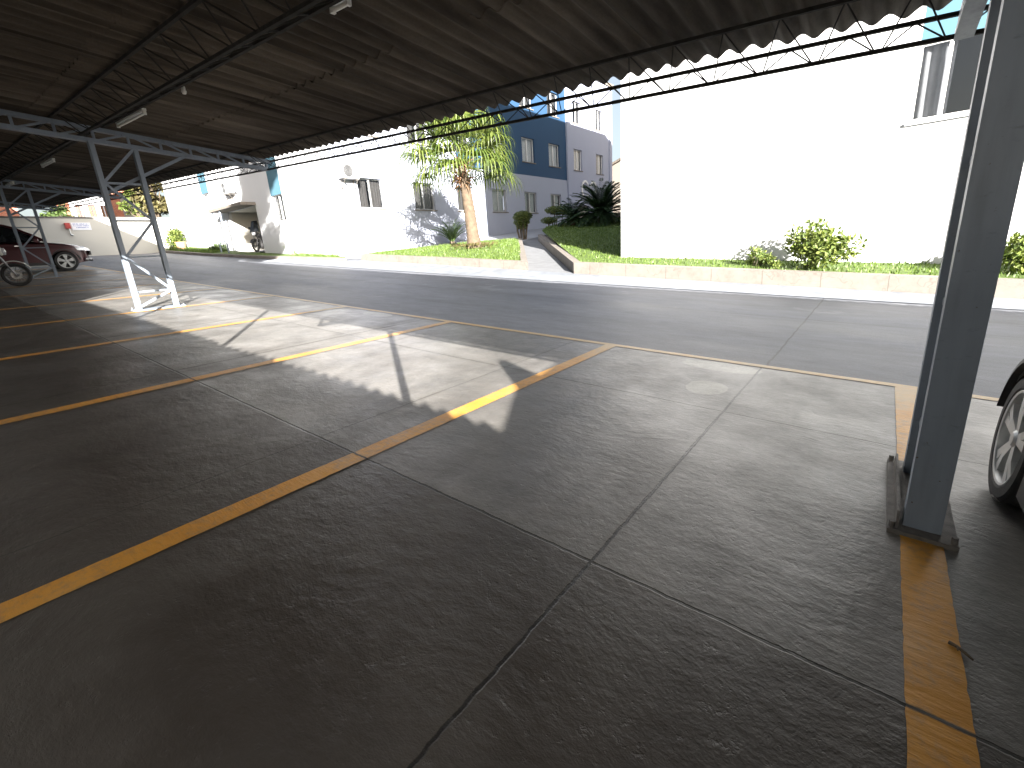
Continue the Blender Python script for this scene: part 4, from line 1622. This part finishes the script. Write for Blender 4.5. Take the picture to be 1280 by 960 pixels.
# spiky seedlings at the foot of the short wall, and a potted bush by the corner
q = onY(368, 316, 11.5)
cycad((q.x, q.y, sp_h(q.x, q.y)), 7, 0.55, 'thin spiky seedling at the foot of the white wall left of the palm bed', M['cycad_light'], 35, 'seedling_plant', 0.04, (75, 35), 10, 0.014, 0.09)
q = onY(212, 308, 11.2)
shrub('yellow_shrub', (-35.0, 10.95, sp_h(-35, 10.95)), (0.75, 0.55, 1.15), 'yellow green bush in the corner of the cream wall and the white block', M['shrub'], 900, 0.2, 0.1, 41, None, 9)
b = MB()
b.lathe([(0.0, 0.0), (0.2, 0.0), (0.27, 0.4), (0.30, 0.41), (0.30, 0.47), (0.25, 0.47), (0.22, 0.4), (0, 0.4)], (0, 0, 0), 'Z', 20)
o = b.build('plant_pot', simple('terracotta', (0.45, 0.27, 0.15), 0.8, 0, 0.15, 8), None, angle=40)
o.location = (-34.2, 10.9, sp_h(-34.2, 10.9))
tag(o, 'terracotta pot at the foot of the yellow green bush', 'plant pot')
shrub('low_bush', (-29.6, 11.2, sp_h(-29.6, 11.2)), (0.7, 0.22, 0.42), 'low dark green bush left of the porch posts', M['tree'], 500, 0.16, 0.05, 42, None, 7)


def tree(loc, h, rad, label, mat, seed, n=2600, ln=0.28, w=0.16):
    rg = random.Random(seed)
    e = empty('broadleaf_tree', loc, 0, label, 'tree', 'trees beyond the boundary wall')
    L = MB()
    th = h * 0.5
    L.tube([(0, 0, -0.3), (0.1, 0, th * 0.5), (0, 0.1, th), (0.1, 0, h * 0.8)], [0.24, 0.18, 0.13, 0.05], 8)
    b = MB()
    b.leafy = True
    nb = 22
    for k in range(nb):
        a = rg.uniform(0, 2 * PI)
        r = rg.uniform(0.15, 0.85)
        c = Vector((math.cos(a) * r * rad, math.sin(a) * r * rad, h * rg.uniform(0.42, 0.95 - 0.25 * r)))
        L.tube([(0, 0, th * rg.uniform(0.6, 1.1)), c * 0.6 + Vector((0, 0, th * 0.3)), c], [0.07, 0.04, 0.015], 5)
        s_ = rg.uniform(0.2, 0.36) * rad
        clump(b, c, (s_, s_, s_ * 0.7), n // nb, ln, w, rg, 0.1)
    L.build('trunk', M['bark'], e, angle=60)
    b.build('crown', mat, e)


tree((-41, 12.1, 2.6), 6.6, 1.15, 'olive green tree beyond the wall, nearest to the white block', M['tree_brown'], 51)
tree((-45, 12.2, 2.6), 6.2, 1.1, 'yellow green tree beyond the wall, right of the orange brick house', M['shrub'], 52, 1800)
tree((-42, 7.1, 2.6), 3.5, 1.3, 'low grey green tree beyond the wall, above the bonnet of the red car', M['tree'], 53, 1800)

# a tall tree behind the camera whose crown shades the porch corner
tall = (9.7, -13.0)
rg = random.Random(61)
e = empty('tall_tree', (*tall, T(*tall)), 0, 'tall leaning tree standing behind the rear shade roof', 'tree')
L = MB()
L.tube([(-5.0, 0, -0.2), (-4.9, 0.1, 9.5), (-2.6, 0, 12.5), (0, 0, 15.5), (0.1, 0, 19.0)], [0.24, 0.18, 0.14, 0.1, 0.04], 10)
b = MB()
b.leafy = True
for k in range(26):
    c = Vector((rg.uniform(-1.2, 1.1), rg.uniform(-0.8, 0.8), rg.uniform(15.2, 20.2)))
    L.tube([(0, 0, 15.3 + 0.15 * k), c], [0.05, 0.012], 5)
    clump(b, c, (0.6, 0.6, 0.5), 260, 0.28, 0.17, rg, 0.1)
L.build('trunk', M['bark'], e, angle=60)
b.build('crown', M['tree'], e)

# ================================================================== VEHICLES
def wheel(parent, c, rad, width, side, spokes=5, twin=True, rimf=0.72, name='wheel'):
    """road wheel, axle along X; side = +1 / -1 the outer face direction"""
    o = bpy.data.objects.new(name, None)
    COL.objects.link(o)
    o.parent = parent
    o.location = c
    o.empty_display_size = 0.1
    r, w = rad, width / 2
    rr = r * rimf
    b = MB()
    prof = [(rr, -w * 0.85), (rr * 1.04, -w), (r * 0.93, -w), (r * 0.985, -w * 0.8), (r, -w * 0.5), (r, w * 0.5), (r * 0.985, w * 0.8), (r * 0.93, w), (rr * 1.06, w * 1.02), (rr * 1.02, w * 0.95), (rr, w * 0.8)]
    b.lathe([(q, h * side) for q, h in prof], (0, 0, 0), 'X', 48)
    for k in (-0.45, -0.15, 0.15, 0.45):
        b.lathe([(r * 1.001, (k - 0.03) * width), (r * 1.003, (k - 0.02) * width), (r * 1.003, (k + 0.02) * width), (r * 1.001, (k + 0.03) * width)], (0, 0, 0), 'X', 48)
    b.build('tyre', M['black_rubber'], o, angle=35)
    b = MB()
    b.lathe([(rr * 1.02, w * 0.95 * side), (rr * 1.0, w * 1.0 * side), (rr * 0.95, w * 0.97 * side), (rr * 0.92, w * 0.8 * side), (rr * 0.9, -w * 0.8 * side)], (0, 0, 0), 'X', 48)
    x0, x1 = w * 0.62 * side, w * 0.92 * side
    for k in range(spokes):
        a0 = 2 * PI * k / spokes + 0.3
        for da in ((-0.17, 0.17) if twin else (0,)):
            a = a0 + da
            # tapered, slightly dished spoke
            pr = []
            for (q, half, x) in ((rr * 0.16, 0.026 * r / 0.31, x1 * 0.92), (rr * 0.55, 0.024 * r / 0.31, x1), (rr * 0.95, 0.034 * r / 0.31, x1 * 0.98)):
                ang = a0 + da * (0.55 + 0.45 * q / rr)
                dirv = Vector((0, math.cos(ang), math.sin(ang)))
                tv = Vector((0, -math.sin(ang), math.cos(ang)))
                pr.append((dirv * q, tv * half, x))
            for (p, t, x), (p2, t2, x2) in zip(pr[:-1], pr[1:]):
                X1, X2 = Vector((x, 0, 0)), Vector((x2, 0, 0))
                dx = Vector((-0.03 * side, 0, 0))
                b.hexa([p - t + X1 + dx, p + t + X1 + dx, p + t * 0.75 + X1, p - t * 0.75 + X1, p2 - t2 + X2 + dx, p2 + t2 + X2 + dx, p2 + t2 * 0.75 + X2, p2 - t2 * 0.75 + X2])
    b.lathe([(0.0, x1 * 1.04), (rr * 0.13, x1 * 1.03), (rr * 0.2, x1 * 0.9), (rr * 0.22, x0)], (0, 0, 0), 'X', 24)
    b.build('rim', M['alloy'], o, angle=35)
    b = MB()
    b.lathe([(0.0, w * 0.25 * side), (rr * 0.62, w * 0.25 * side), (rr * 0.62, w * 0.1 * side)], (0, 0, 0), 'X', 32)
    b.lathe([(rr * 0.9, -w * 0.3 * side), (0, -w * 0.3 * side)], (0, 0, 0), 'X', 32)
    b.build('brake_disc', M['black_plastic'], o, angle=35)
    return o


def arch_outline(length, pts_top, zb, wheels, ra):
    """closed side outline (y, z): rear bottom -> along the sill with arches -> nose -> over the top"""
    out = []
    out.append((pts_top[0][0] + 0.03, zb + 0.05))
    for (yc, zc) in wheels:
        a0 = math.asin(max(-1, min(1, (zb - zc) / ra)))
        for k in range(15):
            t = PI - a0 + (2 * a0 - PI) * k / 14
            out.append((yc + ra * math.cos(t), zc + ra * math.sin(t)))
    out.append((pts_top[-1][0] - 0.05, zb + 0.05))
    out += list(reversed(pts_top))
    return out


def car(name, loc, rz, label, paint, wheels_spec, top, glass, zb=0.2, half=0.88, wr=0.33, ra=0.385, kind='car', spoke=(5, True), rimf=0.72):
    """Nose towards +Y. top: body outline (y, z) from tail to nose over bonnet and belt; glass: greenhouse outline (y, z)"""
    e = empty(name, loc, rz, label, kind)
    outl = arch_outline(0, top, zb, [(y, wr) for y in wheels_spec], ra)
    y0, y1 = top[0][0], top[-1][0]
    ym, hl = (y0 + y1) / 2, (y1 - y0) / 2
    zmax = max(z for y, z in top)
    b = MB()
    layers = [-1, -0.985, -0.95, -0.86, -0.6, 0, 0.6, 0.86, 0.95, 0.985, 1]
    idx = []
    for L in layers:
        a = abs(L)
        ring = []
        for (y, z) in outl:
            near_end = abs((y - ym) / hl) ** 6
            yy = y - (y - ym) * near_end * 0.13 * a ** 3.0
            zz = z
            if z > 0.55 * zmax:
                zz = z - (z - 0.55 * zmax) * (0.05 * a ** 2 + 0.16 * a ** 10)
            x = L * half
            x *= 1 - 0.06 * max(0, (z - 0.55 * zmax) / (0.45 * zmax)) - 0.10 * near_end * a
            # side bulge: widest at about 60 % of body height
            if a > 0.9:
                x *= 1 - 0.035 * abs((z - 0.58) / 0.5) ** 2
            ring.append(b.vert((x, yy, zz)))
        idx.append(ring)
    n = len(outl)
    for i in range(len(layers) - 1):
        for j in range(n):
            b.f.append((idx[i][j], idx[i][(j + 1) % n], idx[i + 1][(j + 1) % n], idx[i + 1][j]))
            b.m.append(0)
    b.f.append(tuple(idx[0]))
    b.f.append(tuple(reversed(idx[-1])))
    b.m += [0, 0]
    b.build('body', paint, e, angle=38)
    # greenhouse
    zt = max(z for y, z in glass)
    zl = min(z for y, z in glass)

    def house(outline, inset, mat, nm, parent):
        b = MB()
        rings = []
        for L in (-1, -0.93, 0, 0.93, 1):
            r = []
            for (y, z) in outline:
                k = (z - zl) / (zt - zl)
                x = L * (half * (0.945 - 0.2 * k) - inset)
                r.append(b.vert((x, y, z - (0.035 * k if abs(L) == 1 else 0) + (0.02 * k if L == 0 else 0))))
            rings.append(r)
        m = len(outline)
        for i in range(4):
            for j in range(m):
                b.f.append((rings[i][j], rings[i][(j + 1) % m], rings[i + 1][(j + 1) % m], rings[i + 1][j]))
                b.m.append(0)
        b.f.append(tuple(rings[0]))
        b.f.append(tuple(reversed(rings[-1])))
        b.m += [0, 0]
        return b.build(nm, mat, parent, angle=38)
    g = house(glass, 0.0, M['car_glass'], 'windows', e)
    # roof skin and pillars
    b = MB()
    tops = [p for p in glass if p[1] > zl + 0.72 * (zt - zl)]
    ya, yb = min(p[0] for p in tops), max(p[0] for p in tops)
    W = half * (0.945 - 0.2) + 0.004
    pts = sorted(tops)
    for s_ in (-1, 1):
        for (p, q_) in zip(pts[:-1], pts[1:]):
            pass
    for (p, q_) in zip(pts[:-1], pts[1:]):
        xs = [-W, -W * 0.9, 0, W * 0.9, W]
        for x_a, x_b in zip(xs[:-1], xs[1:]):
            dz = lambda x: 0.026 - 0.03 * (abs(x) / W) ** 4
            b.face([(x_a, p[0], p[1] + dz(x_a)), (x_b, p[0], p[1] + dz(x_b)), (x_b, q_[0], q_[1] + dz(x_b)), (x_a, q_[0], q_[1] + dz(x_a))])
    b.build('roof', paint, e, angle=40)
    for s_ in (-1, 1):
        def at_side(y, z):
            k = (z - zl) / (zt - zl)
            return Vector((s_ * (half * (0.945 - 0.2 * k) + 0.004), y, z - 0.03 * k))
        front = sorted([p for p in glass if p[0] > (ya + yb) / 2], key=lambda p: p[1])
        rear = sorted([p for p in glass if p[0] <= (ya + yb) / 2], key=lambda p: p[1])
        for chain, wd in ((front, 0.07), (rear, 0.12), ([((ya + yb) / 2, zl), ((ya + yb) / 2 - 0.04, zt - 0.03)], 0.07)):
            b = MB()
            for p, q_ in zip(chain[:-1], chain[1:]):
                b.bar(at_side(*p), at_side(*q_), 0.05, wd, (0, 1, 0))
            b.build('pillar', paint, e, angle=40)
    # trims
    for s_ in (-1, 1):
        for yc in wheels_spec:
            b = MB()
            pr = []
            for k in range(19):
                t = PI * 0.96 - PI * 0.92 * k / 18
                pr.append((yc + ra * math.cos(t), wr + ra * math.sin(t)))
            xo = s_ * half * 0.99
            for (p, q_) in zip(pr[:-1], pr[1:]):
                o1 = ((p[0] - yc) * 1.07 + yc, (p[1] - wr) * 1.07 + wr)
                o2 = ((q_[0] - yc) * 1.07 + yc, (q_[1] - wr) * 1.07 + wr)
                xi = xo - s_ * 0.2
                b.hexa([(xi, *p), (xo + s_ * 0.006, *p), (xo + s_ * 0.002, *o1), (xi, *o1), (xi, *q_), (xo + s_ * 0.006, *q_), (xo + s_ * 0.002, *o2), (xi, *o2)])
            b.build('wheel_arch', M['black_plastic'], e, angle=40)
            wheel(e, (s_ * (half - 0.115), yc, wr), wr, 0.205, s_, spoke[0], spoke[1], rimf)
        b = MB()
        b.box((s_ * (half * 0.985) - 0.01, wheels_spec[0] + ra * 1.1, zb - 0.01), (s_ * half * 0.985 + 0.01, wheels_spec[1] - ra * 1.1, zb + 0.09))
        b.build('sill_trim', M['black_plastic'], e)
    b = MB()
    b.box((-half * 0.7, y0 + 0.3, zb + 0.02), (half * 0.7, y1 - 0.3, zb + 0.45))
    b.build('underbody', M['black_plastic'], e)
    return e, at_side


# dark red SUV on the left, nose towards the road
suv_top = [(-2.05, 0.45), (-2.12, 0.6), (-2.1, 0.85), (-2.02, 1.06), (-1.4, 1.1), (-0.3, 1.07), (0.62, 1.05), (0.95, 1.02), (1.45, 0.96), (1.85, 0.88), (2.06, 0.76), (2.14, 0.6), (2.13, 0.42), (2.06, 0.3)]
suv_glass = [(-1.98, 1.05), (-1.72, 1.45), (-1.3, 1.60), (-0.5, 1.65), (0.0, 1.62), (0.25, 1.52), (0.62, 1.28), (0.92, 1.05)]
sx, sy = -24.7, 2.48
suv, side = car('red_suv', (sx, sy, T(sx, sy)), 0, 'dark red SUV with dark windows parked at the far left before the cream wall', M['red_paint'], (-1.3, 1.32), suv_top, suv_glass, 0.24, 0.9, 0.34, 0.40, 'car', (5, True))
suv.rotation_euler = (0, math.atan(S), 0)
for s_ in (-1, 1):
    b = MB()
    b.hexa([(s_ * 0.84, 1.72, 0.72), (s_ * 0.84, 1.95, 0.70), (s_ * 0.55, 2.14, 0.68), (s_ * 0.55, 2.0, 0.70), (s_ * 0.82, 1.66, 0.84), (s_ * 0.82, 1.86, 0.80), (s_ * 0.55, 2.08, 0.77), (s_ * 0.55, 1.95, 0.84)])
    b.build('headlight', M['headlamp'], suv, angle=40)
    b = MB()
    b.hexa([(s_ * 0.93, 0.62, 1.02), (s_ * 1.1, 0.58, 1.02), (s_ * 1.1, 0.72, 1.02), (s_ * 0.93, 0.78, 1.02), (s_ * 0.93, 0.62, 1.17), (s_ * 1.09, 0.58, 1.16), (s_ * 1.09, 0.70, 1.14), (s_ * 0.93, 0.75, 1.15)])
    b.bar((s_ * 0.82, 0.66, 1.04), (s_ * 0.94, 0.66, 1.07), 0.05, 0.03)
    o = b.build('mirror', M['red_paint'], suv, angle=40)
    o.modifiers.new('bevel', 'BEVEL').width = 0.02
    b = MB()
    b.box((s_ * 0.895 - 0.01, -0.45, 0.9), (s_ * 0.895 + 0.015, -0.25, 0.93))
    b.box((s_ * 0.895 - 0.01, 0.3, 0.9), (s_ * 0.895 + 0.015, 0.1, 0.93))
    b.build('door_handle', M['chrome'], suv)
    b = MB()
    b.hexa([(s_ * 0.8, 1.9, 0.36), (s_ * 0.8, 2.02, 0.36), (s_ * 0.6, 2.12, 0.36), (s_ * 0.6, 2.0, 0.36), (s_ * 0.8, 1.9, 0.42), (s_ * 0.8, 2.03, 0.42), (s_ * 0.6, 2.13, 0.42), (s_ * 0.6, 2.0, 0.42)])
    b.build('fog_lamp', M['headlamp'], suv)
    for y in (0.72, -0.38, -1.2):
        pass
b = MB()
for y, zz in ((0.78, 0.98), (-0.36, 1.02)):
    for s_ in (-1, 1):
        b.bar((s_ * 0.897, y, 0.4), (s_ * 0.885, y - 0.02, zz), 0.006, 0.012, (0, 1, 0))
b.build('door_gap', M['black_plastic'], suv)
b = MB()
b.box((-0.5, 2.1, 0.52), (0.5, 2.15, 0.70))
b.box((-0.55, 2.08, 0.30), (0.55, 2.14, 0.42))
b.build('grille', M['black_plastic'], suv)

# silver hatchback at the right edge: only a rear corner is in view
hat_top = [(-1.88, 0.4), (-1.95, 0.55), (-1.93, 0.8), (-1.85, 0.98), (-1.2, 1.0), (-0.2, 0.98), (0.7, 0.96), (1.05, 0.92), (1.45, 0.84), (1.68, 0.72), (1.77, 0.58), (1.77, 0.42), (1.70, 0.28)]
hat_glass = [(-1.84, 0.97), (-1.6, 1.35), (-1.2, 1.46), (-0.4, 1.49), (0.1, 1.45), (0.35, 1.35), (0.75, 1.12), (1.0, 0.95)]
hx, hy = 1.36, 1.74
hat, _ = car('silver_hatchback', (hx, hy, T(hx, hy)), 0, 'silver car cut by the right edge, showing one wheel with a silver spoked cover', M['silver_paint'], (-1.22, 1.20), hat_top, hat_glass, 0.2, 0.83, 0.305, 0.36, 'car', (5, True), 0.74)
hat.rotation_euler = (0, -math.atan(S), PI)
for s_ in (-1, 1):
    b = MB()
    b.hexa([(s_ * 0.74, 1.42, 0.62), (s_ * 0.72, 1.6, 0.60), (s_ * 0.45, 1.76, 0.6), (s_ * 0.45, 1.62, 0.6), (s_ * 0.72, 1.38, 0.76), (s_ * 0.70, 1.52, 0.72), (s_ * 0.45, 1.7, 0.7), (s_ * 0.45, 1.58, 0.76)])
    b.build('headlight', M['headlamp'], hat, angle=40)


def motorbike(loc, rz, label, paint, lean=0.0, spoke=True):
    """front wheel towards +Y"""
    e = empty('motorcycle', loc, rz, label, 'motorcycle', 'parked motorcycles')
    e.rotation_euler = (0, lean, rz)
    for yc, r, nm in ((0.66, 0.30, 'front_wheel'), (-0.62, 0.29, 'rear_wheel')):
        w = bpy.data.objects.new(nm, None)
        COL.objects.link(w)
        w.parent = e
        w.location = (0, yc, r)
        b = MB()
        k = 0.05 if yc > 0 else 0.06
        b.lathe([(r - 0.075, -k * 0.8), (r - 0.03, -k), (r - 0.008, -k * 0.6), (r, 0), (r - 0.008, k * 0.6), (r - 0.03, k), (r - 0.075, k * 0.8)], (0, 0, 0), 'X', 40, closed=True)
        b.build('tyre', M['black_rubber'], w, angle=40)
        b = MB()
        b.lathe([(r - 0.076, -0.035), (r - 0.095, -0.02), (r - 0.095, 0.02), (r - 0.076, 0.035)], (0, 0, 0), 'X', 40, closed=True)
        b.lathe([(0.0, -0.06), (0.045, -0.06), (0.045, 0.06), (0.0, 0.06)], (0, 0, 0), 'X', 16)
        for i in range(18):
            a = 2 * PI * i / 18
            s_ = 1 if i % 2 else -1
            b.bar((0.04 * s_, 0.04 * math.cos(a + .5), 0.04 * math.sin(a + .5)), (0, (r - 0.08) * math.cos(a), (r - 0.08) * math.sin(a)), 0.007, 0.007)
        b.build('rim', M['engine'], w, angle=40)
        if yc > 0:
            b = MB()
            b.lathe([(0.11, 0.07), (0.06, 0.07), (0.06, 0.074), (0.11, 0.074)], (0, 0, 0), 'X', 24, closed=True)
            b.build('brake_disc', M['chrome'], w)
    b = MB()
    for s_ in (-1, 1):
        b.tube([(s_ * 0.085, 0.66, 0.30), (s_ * 0.085, 0.40, 0.92)], 0.021, 8)
    b.bar((-0.11, 0.43, 0.86), (0.11, 0.43, 0.86), 0.06, 0.03)
    b.build('fork', M['engine'], e, angle=40)
    b = MB()
    b.tube([(-0.36, 0.24, 1.04), (-0.2, 0.36, 1.02), (-0.06, 0.40, 0.96), (0.06, 0.40, 0.96), (0.2, 0.36, 1.02), (0.36, 0.24, 1.04)], 0.012, 8)
    for s_ in (-1, 1):
        b.tube([(s_ * 0.25, 0.325, 1.03), (s_ * 0.37, 0.235, 1.04)], 0.02, 8)
        b.tube([(s_ * 0.2, 0.36, 1.02), (s_ * 0.27, 0.34, 1.18)], 0.007, 6)
        b.lathe([(0, -0.012), (0.06, -0.012), (0.06, 0.012), (0, 0.012)], (s_ * 0.29, 0.33, 1.23), 'Y', 16)
    b.build('handlebar', M['black_plastic'], e, angle=40)
    b = MB()
    b.lathe([(0.0, 0.09), (0.085, 0.075), (0.095, 0.02), (0.07, -0.08), (0, -0.1)], (0, 0.53, 0.90), 'Y', 20)
    b.build('headlight', M['headlamp'], e, True)
    b = MB()
    b.hexa([(-0.12, 0.46, 0.82), (0.12, 0.46, 0.82), (0.12, 0.56, 0.80), (-0.12, 0.56, 0.80), (-0.14, 0.40, 1.02), (0.14, 0.40, 1.02), (0.11, 0.54, 1.05), (-0.11, 0.54, 1.05)])
    o = b.build('fairing', paint, e, angle=40)
    o.modifiers.new('bevel', 'BEVEL').width = 0.03
    b = MB()
    for k in range(12):
        a0, a1 = R(25 + 10 * k), R(35 + 10 * k)
        r = 0.345
        b.hexa([(-0.06, 0.66 + r * math.cos(a0), 0.30 + r * math.sin(a0)), (0.06, 0.66 + r * math.cos(a0), 0.30 + r * math.sin(a0)),
                (0.06, 0.66 + (r + .012) * math.cos(a0), 0.30 + (r + .02) * math.sin(a0)), (-0.06, 0.66 + (r + .012) * math.cos(a0), 0.30 + (r + .02) * math.sin(a0)),
                (-0.06, 0.66 + r * math.cos(a1), 0.30 + r * math.sin(a1)), (0.06, 0.66 + r * math.cos(a1), 0.30 + r * math.sin(a1)),
                (0.06, 0.66 + (r + .012) * math.cos(a1), 0.30 + (r + .02) * math.sin(a1)), (-0.06, 0.66 + (r + .012) * math.cos(a1), 0.30 + (r + .02) * math.sin(a1))])
    b.build('front_fender', paint, e, angle=40)
    # tank: lofted rings along Y
    def loft(secs, nm, mat, n=14):
        b = MB()
        rings = []
        for (y, zc, rx, rz_) in secs:
            i = len(b.v)
            for j in range(n):
                t = 2 * PI * j / n
                c, s_ = math.cos(t), math.sin(t)
                b.v.append((rx * math.copysign(abs(c) ** 0.8, c), y, zc + rz_ * math.copysign(abs(s_) ** 0.8, s_)))
            rings.append(i)
        for p, q_ in zip(rings[:-1], rings[1:]):
            for j in range(n):
                b.f.append((p + j, p + (j + 1) % n, q_ + (j + 1) % n, q_ + j))
                b.m.append(0)
        b.f.append(tuple(rings[0] + j for j in reversed(range(n))))
        b.f.append(tuple(rings[-1] + j for j in range(n)))
        b.m += [0, 0]
        return b.build(nm, mat, e, True)
    loft([(-0.08, 0.78, 0.06, 0.05), (0.0, 0.80, 0.12, 0.10), (0.15, 0.83, 0.15, 0.12), (0.28, 0.84, 0.13, 0.11), (0.36, 0.83, 0.06, 0.06)], 'fuel_tank', paint)
    loft([(-0.72, 0.82, 0.08, 0.025), (-0.62, 0.81, 0.12, 0.045), (-0.35, 0.77, 0.13, 0.05), (-0.12, 0.75, 0.10, 0.045), (-0.04, 0.76, 0.06, 0.03)], 'seat', M['black_plastic'])
    loft([(-0.86, 0.80, 0.04, 0.02), (-0.72, 0.76, 0.08, 0.05), (-0.45, 0.68, 0.10, 0.07), (-0.2, 0.64, 0.08, 0.06)], 'tail_panel', paint)
    b = MB()
    b.box((-0.13, -0.2, 0.24), (0.13, 0.16, 0.42))
    b.box((-0.085, -0.02, 0.425), (0.085, 0.16, 0.66))
    for k in range(6):
        b.box((-0.105, -0.04, 0.45 + 0.033 * k), (0.105, 0.18, 0.457 + 0.033 * k))
    b.lathe([(0, 0.16), (0.1, 0.155), (0.11, 0.13), (0.11, -0.13), (0.1, -0.155), (0, -0.16)], (0, -0.1, 0.33), 'X', 18)
    b.build('engine', M['engine'], e, angle=40)
    b = MB()
    b.tube([(0.06, 0.17, 0.5), (0.1, 0.26, 0.36), (0.13, 0.15, 0.22), (0.14, -0.3, 0.24), (0.15, -0.8, 0.36)], [0.018, 0.018, 0.02, 0.03, 0.042], 10)
    b.build('exhaust', M['chrome'], e, angle=40)
    b = MB()
    b.tube([(0, 0.42, 0.86), (0, 0.28, 0.70), (0, 0.2, 0.3), (0, -0.25, 0.25)], 0.018, 8)
    for s_ in (-1, 1):
        b.tube([(s_ * 0.05, 0.38, 0.80), (s_ * 0.09, -0.2, 0.68), (s_ * 0.1, -0.75, 0.76)], 0.014, 8)
        b.tube([(s_ * 0.08, -0.2, 0.3), (s_ * 0.09, -0.62, 0.29)], 0.016, 8)
        b.tube([(s_ * 0.1, -0.45, 0.70), (s_ * 0.1, -0.6, 0.32)], 0.025, 8)
    b.tube([(-0.1, -0.12, 0.25), (-0.22, -0.02, 0.01)], 0.012, 6)
    b.build('frame', M['black_plastic'], e, angle=40)
    b = MB()
    b.box((-0.05, -0.92, 0.74), (0.05, -0.87, 0.80))
    b.build('tail_light', M['tail_red'], e)
    return e


mx, my = -18.3, 1.18
motorbike((mx, my, T(mx, my)), R(-8), 'white motorcycle cut by the left edge, standing before the dark red SUV', M['bike_white'], 0.12)
q = onY(321, 318, BY + 0.5)
pbk = motorbike((-26.15, BY + 0.5, 2.06), R(-145), 'dark motorcycle with a tall screen parked nose out under the porch of the white block', M['bike_black'], 0.04)
b = MB()
for s_ in (-1, 1):
    for k in range(4):
        z0, z1 = 1.03 + 0.13 * k, 1.03 + 0.13 * (k + 1)
        w0, w1 = 0.24 - 0.02 * k, 0.24 - 0.02 * (k + 1)
        b.hexa([(0, 0.53 - 0.05 * k, z0), (s_ * w0, 0.46 - 0.05 * k, z0), (s_ * w0, 0.45 - 0.05 * k, z0), (0, 0.52 - 0.05 * k, z0), (0, 0.48 - 0.05 * k, z1), (s_ * w1, 0.41 - 0.05 * k, z1), (s_ * w1, 0.40 - 0.05 * k, z1), (0, 0.47 - 0.05 * k, z1)])
b.build('windscreen', M['car_glass'], pbk, angle=40)
b = MB()
b.box((-0.2, -0.98, 0.86), (0.2, -0.6, 1.18))
o = b.build('top_box', M['black_plastic'], pbk)
o.modifiers.new('bevel', 'BEVEL').width = 0.04

# ================================================================== LIGHT
AZ = Vector((-0.815, 0.58, 0)).normalized()
EL = R(17.9)
sun_dir = Vector((AZ.x * math.cos(EL), AZ.y * math.cos(EL), -math.sin(EL)))       # the way the light travels
sd = bpy.data.lights.new('sun', 'SUN')
sd.energy = 5.0
sd.angle = R(0.3)
sd.color = (1.0, 0.955, 0.89)
so = bpy.data.objects.new('sun', sd)
COL.objects.link(so)
so.rotation_euler = sun_dir.to_track_quat('-Z', 'Y').to_euler()
so.location = (30, -20, 25)
w = bpy.data.worlds.new('World')
scene.world = w
w.use_nodes = True
nt = w.node_tree
bg = nt.nodes['Background']
sky = nt.nodes.new('ShaderNodeTexSky')
sky.sky_type = 'NISHITA'
sky.sun_disc = False
sky.sun_elevation = EL
to_sun = -sun_dir
sky.sun_rotation = math.atan2(to_sun.x, to_sun.y)
sky.air_density = 1.0
sky.dust_density = 3.5
hz = nt.nodes.new('ShaderNodeHueSaturation')        # thin bright haze pales the sky
hz.inputs['Saturation'].default_value = 0.6
hz.inputs['Value'].default_value = 1.25
nt.links.new(sky.outputs[0], hz.inputs['Color'])
nt.links.new(hz.outputs[0], bg.inputs['Color'])
bg.inputs['Strength'].default_value = 0.032
vs = scene.view_settings
vs.view_transform = 'Standard'
vs.look = 'None'
vs.exposure = 2.6
vs.gamma = 1
vs.use_curve_mapping = False
scene.render.engine = 'CYCLES'
cy = scene.cycles
cy.max_bounces = 8
cy.diffuse_bounces = 3
cy.glossy_bounces = 3
cy.transparent_max_bounces = 8
cy.transmission_bounces = 4
cy.use_denoising = True
cy.sample_clamp_indirect = 6
cy.caustics_reflective = False
cy.caustics_refractive = False
